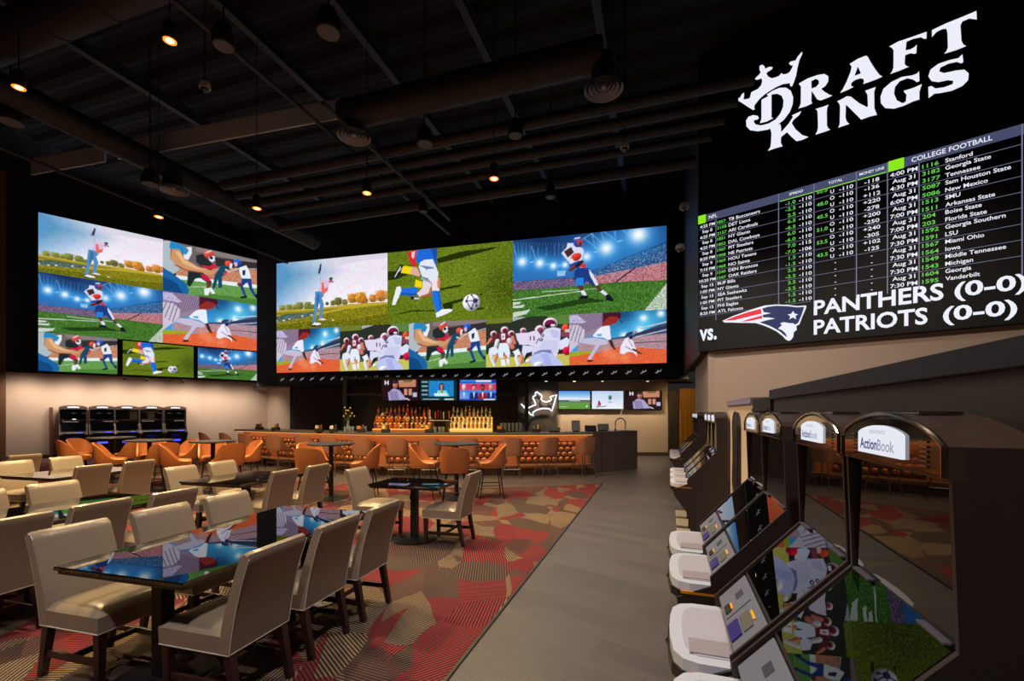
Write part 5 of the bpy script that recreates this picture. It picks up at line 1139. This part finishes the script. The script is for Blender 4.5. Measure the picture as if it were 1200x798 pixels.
bm = B(); tube(bm, [(-.15, 0, 0), (-.15, 0, .22)] + [(-.15 * math.cos(a * PI / 10), 0, .22 + .15 * math.sin(a * PI / 10)) for a in range(1, 11)] + [(.15, 0, .05)], .016, 8); obj('spout', bm, mat('dark_bronze', (84, 70, 60), .3, metal=.8), t, True); bm = B(); lathe(bm, [(.04, 0), (.03, .04)], 14, (-.15, 0, 0)); obj('base', bm, MATS['dark_bronze'], t, True)
t = thing('flower_vase', 'vase of yellow flowers beside the left frame post', 'vase', (-4.72, 13.1, 1.125)); bm = B(); lathe(bm, [(.04, 0), (.06, .1), (.03, .24), (.035, .3)], 14); obj('vase', bm, glass_m(), t, True)
bm = B()
for k in range(9):
    a = k * 2.4; r = .07 + .05 * (k % 3); p = (r * math.cos(a), r * math.sin(a), .42 + .08 * (k % 4)); bar(bm, (0, 0, .25), p, .004, n=5)
obj('stems', bm, mat('stem_green', (96, 110, 50), .6), t)
bm = B()
for k in range(9):
    a = k * 2.4; r = .07 + .05 * (k % 3); q_ = bmesh.new(); bmesh.ops.create_icosphere(q_, subdivisions=1, radius=.03, matrix=Matrix.Translation((r * math.cos(a), r * math.sin(a), .44 + .08 * (k % 4)))); join(bm, q_)
obj('blossoms', bm, mat('blossom', (206, 180, 110), .6), t)

# ================================================================== betting kiosks
KY = math.radians(19.05)
def K(x, y): return (x * math.cos(KY) + y * math.sin(KY), -x * math.sin(KY) + y * math.cos(KY), 0)
KW = .60
def yz(bm, pts, x0, x1):
    a = [bm.verts.new((x0, y, z)) for y, z in pts]; b = [bm.verts.new((x1, y, z)) for y, z in pts]; n = len(pts)
    for k in range(n): bm.faces.new((a[k], a[(k + 1) % n], b[(k + 1) % n], b[k]))
    bm.faces.new(a[::-1]); bm.faces.new(b)
def arch(y0, y1, zb, zs, rise, n=16):
    return [(y0, zb), (y0, zs)] + [(y0 + (y1 - y0) * k / n, zs + rise * math.sin(PI * k / n) ** .72) for k in range(1, n)] + [(y1, zs), (y1, zb)]
SA = math.atan2(1.165 - .775, .59 - .232)                             # slope of the lower screen
def sl(s, off=0.0): return (.232 + s * math.cos(SA) - off * math.sin(SA), .775 + s * math.sin(SA) + off * math.cos(SA))
def onslope(bm, s0, s1, y0, y1, off, th, bev=.004):
    mx = Matrix.Translation((.232, 0, .775)) @ Matrix.Rotation(-SA, 4, 'Y')
    bx(bm, ((s0 + s1) / 2, (y0 + y1) / 2, off + th / 2), (s1 - s0, y1 - y0, th), bev=bev, mtx=mx)
def make_kiosk(label, loc, rz, group):
    t = thing('betting_kiosk', label, 'kiosk', loc, rz, group)
    prof = [(.27, 0), (.27, .30), (.06, .585), (.05, .66), (.24, .735), (.232, .77), (.59, 1.16), (.60, 1.60), (.70, 1.60), (.70, 0)]
    bm = B(); side(bm, prof, .012, KW - .012); obj('cabinet', bm, KBLK, t)
    for y0 in (0, KW - .014):
        bm = B(); side(bm, [(.25, 0), (.25, .30), (.05, .58), (.04, .655), (.215, .735), (.21, .785), (.572, 1.175), (.56, 1.53), (.555, 1.605), (.705, 1.605), (.705, 0)], y0, y0 + .014); obj('side_panel', bm, KSIDE, t)
    # tray
    def D(r0, x0, x1, inset): return [(x1, inset), (x0 + r0, inset), (x0 + r0 * .45, inset + .022), (x0 + r0 * .12, inset + .075), (x0, .19), (x0 - .004, .30), (x0, KW - .19), (x0 + r0 * .12, KW - inset - .075), (x0 + r0 * .45, KW - inset - .022), (x0 + r0, KW - inset), (x1, KW - inset)]
    bm = B(); prism(bm, D(.10, .005, .27, .015), .69, .735); obj('tray', bm, KTRAY, t, label='pale grey rounded tray')
    bm = B(); prism(bm, D(.11, -.003, .27, .006), .645, .690); prism(bm, D(.11, .03, .27, .02), .60, .645); prism(bm, D(.11, .09, .27, .05), .55, .60); obj('tray_casing', bm, KBLK, t)
    bm = B(); prism(bm, [(.06, .0), (.27, .0), (.27, .02), (.06, .02)], .680, .694); obj('amber_strip', bm, AMBER, t, label='thin amber trim')
    bm = B(); prism(bm, D(.05, .055, .235, .07), .7352, .739); tr_ = obj('writing_surface', bm, mat('tray_inset', (172, 168, 180), .28), t)
    bm = B(); bx(bm, (.15, .14, .742), (.15, .12, .006), bev=.002); obj('scanner_plate', bm, mat('scanner', (150, 140, 146), .3), t)
    bm = B(); lathe(bm, [(.006, -.012), (.008, 0), (.004, .012)], 8, (-.008, .30, .668)); obj('lock', bm, CHROME, t)
    # control panel low on the slope
    bm = B(); onslope(bm, .005, .17, .03, KW - .03, .0, .012); cp = obj('control_panel', bm, KPANEL, t, label='speckled grey control panel')
    bm = B(); onslope(bm, .015, .15, .30, .304, .012, .002, 0); obj('panel_groove', bm, BLACK, cp)
    bm = B(); onslope(bm, .02, .05, .34, .42, .012, .006); obj('card_slot', bm, BLACK, cp); bm = B(); onslope(bm, .052, .062, .35, .41, .012, .005); obj('yellow_marking', bm, YEL, cp)
    bm = B(); onslope(bm, .01, .065, .10, .24, .012, .008); obj('ticket_slot', bm, NAVYP, cp); bm = B(); onslope(bm, .075, .12, .10, .24, .012, .006); obj('slot_cover', bm, mat('slot_grey', (92, 92, 84), .4), cp); bm = B(); onslope(bm, .128, .140, .13, .21, .012, .006); obj('yellow_marking', bm, YEL, cp)
    bm = B(); onslope(bm, .09, .13, .40, .46, .012, .002, 0); obj('reader_window', bm, mat('reader', (60, 62, 70), .3), cp)
    # lower sloping screen
    bm = B(); onslope(bm, .175, .555, .012, KW - .012, .0, .012); obj('screen_bezel', bm, KBLK, t)
    bm = B(); onslope(bm, .19, .535, .03, KW - .03, .0122, .002, 0); obj('sloping_screen', bm, KGLASS, t, label='glossy dark sloping screen')
    bm = B(); onslope(bm, .538, .550, .03, KW - .03, .012, .006, .001); obj('bezel_trim', bm, mat('trim_grey', (96, 84, 78), .35, metal=.5), t)
    # upper glass
    bm = B(); bx(bm, (.586, KW / 2, 1.365), (.012, KW - .05, .36), bev=.003); obj('upper_screen', bm, KGLASS, t, label='tall glossy dark upper screen')
    for s in (0, 1):
        bm = B(); yc = .10 if s == 0 else KW - .10; bx(bm, (.574, yc, 1.176), (.022, .12, .010), bev=.004); obj('speaker_wedge', bm, mat('wedge_grey', (70, 66, 72), .35), t)
    # arched header
    bm = B(); yz(bm, arch(.0, KW, 1.535, 1.607, .072), .555, .705); obj('header', bm, mat('header_brown', (58, 42, 34), .3, var=.1), t)
    bm = B(); yz(bm, arch(.022, KW - .022, 1.545, 1.604, .062), .548, .556); obj('header_glass', bm, mat('header_glass', (14, 9, 8), .06, coat=1), t)
    bm = B(); A_ = arch(.006, KW - .006, 1.54, 1.606, .070); tube(bm, [(.548, y, z) for y, z in A_], .006, 6, up=(1, 0, 0)); obj('header_trim', bm, CHROME, t, True, label='chrome arch trim')
    bm = B(); yz(bm, arch(.17, .44, 1.563, 1.622, .022), .540, .549); sg = obj('header_sign', bm, glow('sign_white', (226, 230, 240), 1.0), t, label='lit white sign')
    f1 = Flat((.539, .44, 0), (0, -1, 0), (0, 0, 1)); f1.text('Action', .018, 1.576, .030, width=.115, bold=.02); f1.build('sign_lettering', glow('sign_navy', (40, 36, 120), .9), sg)
    f2 = Flat((.539, .44, 0), (0, -1, 0), (0, 0, 1)); f2.text('Book', .136, 1.576, .030, width=.098, bold=.01); f2.text('NOVOMATIC', .135, 1.620, .011, align='c', width=.10, bold=0); f2.build('sign_lettering', glow('sign_grey', (150, 156, 176), .9), sg)
    for y0 in (.06, .48):
        bm = B()
        for k in range(6): bx(bm, (.5465, y0 + .02, 1.558 + k * .011), (.004, .03, .004))
        obj('speaker_grille', bm, CHROME, t)
    bm = B(); bx(bm, (.632, KW / 2, 1.677), (.09, .20, .006), bev=.002)
    for k in range(7): bx(bm, (.632, KW / 2 - .085 + k * .028, 1.680), (.08, .006, .004))
    obj('roof_vent', bm, mat('vent_grey', (170, 166, 160), .12, metal=1), t)
    bm = B(); bx(bm, (.20, KW / 2, .012), (.22, KW - .14, .024), bev=.006); obj('foot_plate', bm, mat('foot_grey', (168, 160, 156), .4), t)
    return t
k0 = make_kiosk('nearest betting kiosk, at the right edge, with the largest lit white sign', K(0, 1.20), -KY, 'betting kiosks along the right wall')
for y, z, lab in ((1.83, 0, 'second nearest betting kiosk, its tray lowest in the picture'), (2.68, 0, 'third betting kiosk from the camera, beside the gap'), (3.29, 0, 'fourth betting kiosk from the camera, before the cream partition'),
        (6.4, 0, 'nearest of the three kiosks in the middle cluster'), (7.03, 0, 'middle of the three kiosks in the middle cluster'), (7.66, 0, 'farthest of the three kiosks in the middle cluster'),
        (10.3, 0, 'nearest of the three kiosks at the far end of the right wall'), (11.0, 0, 'middle of the three kiosks at the far end of the right wall'), (11.7, 0, 'farthest kiosk along the right wall')):
    dup(k0, K(.012 * (y > 5), y), -KY, lab, 'betting kiosks along the right wall')
# five terminals against the left wall
def make_terminal(label, loc, rz, group):
    t = thing('gaming_terminal', label, 'gaming terminal', loc, rz, group)
    bm = B(); side(bm, [(.16, 0), (.16, .62), (.0, .74), (.0, .80), (.16, .90), (.30, 1.16), (.30, 1.72), (.60, 1.72), (.60, 0)], .01, .55); obj('cabinet', bm, mat('terminal_black', (34, 32, 34), .35), t)
    bm = B(); yz(bm, arch(0, .56, 1.68, 1.76, .07), .27, .62); obj('arched_top', bm, mat('terminal_top', (104, 84, 76), .4), t)
    bm = B(); yz(bm, arch(.16, .40, 1.73, 1.775, .015), .255, .272); obj('lit_topper', bm, glow('topper', (235, 240, 245), 1.2), t, label='lit white topper')
    bm = B(); bx(bm, (.292, .28, 1.50), (.012, .48, .34), bev=.003); obj('upper_screen', bm, KGLASS, t)
    bm = B(); bx(bm, (0, 0, 0), (.012, .48, .32), bev=.003, mtx=Matrix.Translation((.225, .28, 1.10)) @ Matrix.Rotation(math.radians(20), 4, 'Y')); obj('lower_screen', bm, KGLASS, t)
    bm = B(); bx(bm, (.285, .28, 1.305), (.02, .52, .014)); obj('screen_rail', bm, CHROME, t)
    for y0 in (0, .55):
        bm = B(); side(bm, [(.14, 0), (.14, .60), (-.02, .73), (-.02, .82), (.14, .92), (.27, 1.17), (.27, 1.76), (.62, 1.76), (.62, 0)], y0, y0 + .012); obj('side_panel', bm, mat('terminal_side', (120, 98, 88), .35, metal=.3), t)
    bm = B(); bx(bm, (.06, .28, .845), (.16, .46, .03), bev=.008, mtx=None); obj('button_deck', bm, mat('deck_grey', (72, 68, 72), .35), t)
    bm = B(); bx(bm, (.05, .16, .868), (.09, .12, .015), bev=.005); obj('lit_button', bm, glow('blue_button', (60, 70, 255), 2.2), t, label='glowing blue button')
    bm = B(); bx(bm, (.152, .28, .50), (.012, .22, .07), bev=.004); obj('lit_slot', bm, MATS['blue_button'], t, label='glowing blue slot')
    return t
term = None
RZ = math.atan2(ln.y, ln.x); TSC = (1.1, 1.34, 1.06)
for k, (px, lab) in enumerate(((86, 'leftmost arcade-style terminal, apart from the other four'), (120, 'second terminal from the left against the cream wall'), (149, 'middle one of the five terminals against the cream wall'), (178, 'fourth terminal from the left against the cream wall'), (206, 'rightmost terminal against the cream wall'))):
    r = (px - 600) / F; Q = LA - ln * .45; dv = LB - LA; u = (-Q.x + Q.y * r) / (dv.x - dv.y * r); p = Q + dv * u - ln * .2 + ld * .38
    if term is None: term = make_terminal(lab, (p.x, p.y, 0), RZ, 'terminals against the left wall'); term.scale = TSC
    else: dup(term, (p.x, p.y, 0), RZ, lab, 'terminals against the left wall')
    if k == 4: pass
# small cameras under the left video wall
for u, lab in ((.33, 'leftmost small dome under the left video wall'), (.43, 'second small dome under the left video wall'), (.53, 'third small dome under the left video wall'), (.60, 'rightmost small dome under the left video wall')):
    p = LA + (LB - LA) * u - ln * .01; dome(p.x, p.y, 3.0, lab, .06, .055)

# kiosk backing wall and partition
bm = B(); a = K(.752, .2); Mx = Matrix.Rotation(-KY, 4, 'Z')
bx(bm, (.84, 2.08, .90), (.16, 3.76, 1.80), mtx=Mx); struct('wall_kiosk_panel', bm, mat('kiosk_wall', (58, 52, 50), .55, var=.1, scale=3))
bm = B(); bx(bm, (.84, 2.08, 1.815), (.22, 3.78, .07), bev=.004, mtx=Mx); struct('trim_4', bm, mat('blue_black_cap', (9, 10, 20), .5))
bm = B(); bx(bm, (.80, 5.68, .88), (.12, 1.82, 1.76), mtx=Mx); struct('wall_partition', bm, CREAM)
bm = B(); bx(bm, (.80, 5.68, 1.79), (.16, 1.84, .06), bev=.004, mtx=Mx); struct('trim_5', bm, mat('gloss_ledge', (120, 100, 98), .15))
bm = B(); bx(bm, (.83, 4.37, .9), (.18, .78, 1.8), mtx=Mx); bx(bm, (.73, 4.37, 1.70), (.02, .66, .02), mtx=Mx); struct('wall_cable_housing', bm, BLACK)
t = thing('pill_panel', 'tall dark round-ended panel on the cream partition between kiosk clusters', 'wall panel', K(.735, 5.68), -KY)
bm = B(); yz(bm, [(.2 * math.cos(a * PI / 12), 1.5 + .18 * math.sin(a * PI / 12)) for a in range(13)] + [(-.2 * math.cos(a * PI / 12), .9 - .18 * math.sin(a * PI / 12)) for a in range(13)], -.03, 0); obj('panel', bm, KSIDE, t)
bm = B(); tube(bm, [(-.03, .205 * math.cos(a * PI / 12), 1.5 + .185 * math.sin(a * PI / 12)) for a in range(13)] + [(-.03, -.205 * math.cos(a * PI / 12), .9 - .185 * math.sin(a * PI / 12)) for a in range(13)], .008, 6, True); obj('rim', bm, KBLK, t)

# ================================================================== light
def spot(name, loc, tgt, e, col, size=110, soft=.12, blend=.8):
    l = bpy.data.lights.new(name, 'SPOT'); l.energy = e; l.color = col; l.spot_size = math.radians(size); l.spot_blend = blend; l.shadow_soft_size = soft
    o = bpy.data.objects.new(name, l); COL.objects.link(o); o.location = loc
    o.rotation_euler = (Vector(tgt) - Vector(loc)).to_track_quat('-Z', 'Y').to_euler(); return o
# added fill spots with no fixtures, brightening seats, kiosks, walls and golden panel
for x, y, z, tx, ty, e, cl in ((-3.6, .3, 6.6, -3.0, 2.2, 560, (1, .86, .74)), (-.2, -.6, 6.2, .3, 1.4, 700, (.96, .95, 1)), (.9, 4.6, 6.3, .9, 5.2, 520, (1, .84, .72)), (-6.4, 3.2, 6.8, -4.0, 3.8, 900, (1, .74, .38)), (-8.6, 6.6, 6.4, -8.6, 7.2, 900, (1, .74, .44)),
        (-2.2, 6.6, 6.4, -2.2, 7.0, 900, (1, .74, .44)), (1.8, 7.6, 6.2, 3.6, 9.0, 600, (1, .86, .74)),  (4.0, 5.0, 5.0, 6.4, 8.6, 190, (1, .84, .72)), (6.2, 15.6, 2.9, 6.8, 17.4, 60, (1, .7, .3))):
    spot('fill_light', (x, y, z), (tx, ty, 0 if abs(tx) < 5 or ty < 8 else 1.2), e, cl)
for k in range(8):                                                  # added spots below the left video wall, no fixtures, brightening the cream wall
    p = W0 + ld * (.5 + k * 1.18) - ln * .75; q = p + ln * .55
    spot('wall_fill', (p.x, p.y, 3.02), (q.x, q.y, 0), 125, (1, .84, .70), 150, .25, 1.0)
W = bpy.data.worlds.new('room_air'); SC.world = W; W.use_nodes = True
W.node_tree.nodes['Background'].inputs[0].default_value = (.9, .85, .9, 1); W.node_tree.nodes['Background'].inputs[1].default_value = .018

# ================================================================== camera
cam = bpy.data.cameras.new('camera'); cam.sensor_width = 36; cam.lens = F / 1200 * 36; cam.shift_y = (HZ - 399) / 1200; cam.clip_start = .05
co = bpy.data.objects.new('camera', cam); COL.objects.link(co); co.location = (0, 0, EYE); co.rotation_euler = (PI / 2, 0, 0); SC.camera = co
SC.view_settings.view_transform = 'Standard'; SC.view_settings.look = 'None'; SC.view_settings.gamma = 1.0; SC.view_settings.use_curve_mapping = False; SC.view_settings.exposure = 0.0
SC.cycles.max_bounces = 8; SC.cycles.sample_clamp_indirect = 4; SC.cycles.use_denoising = True
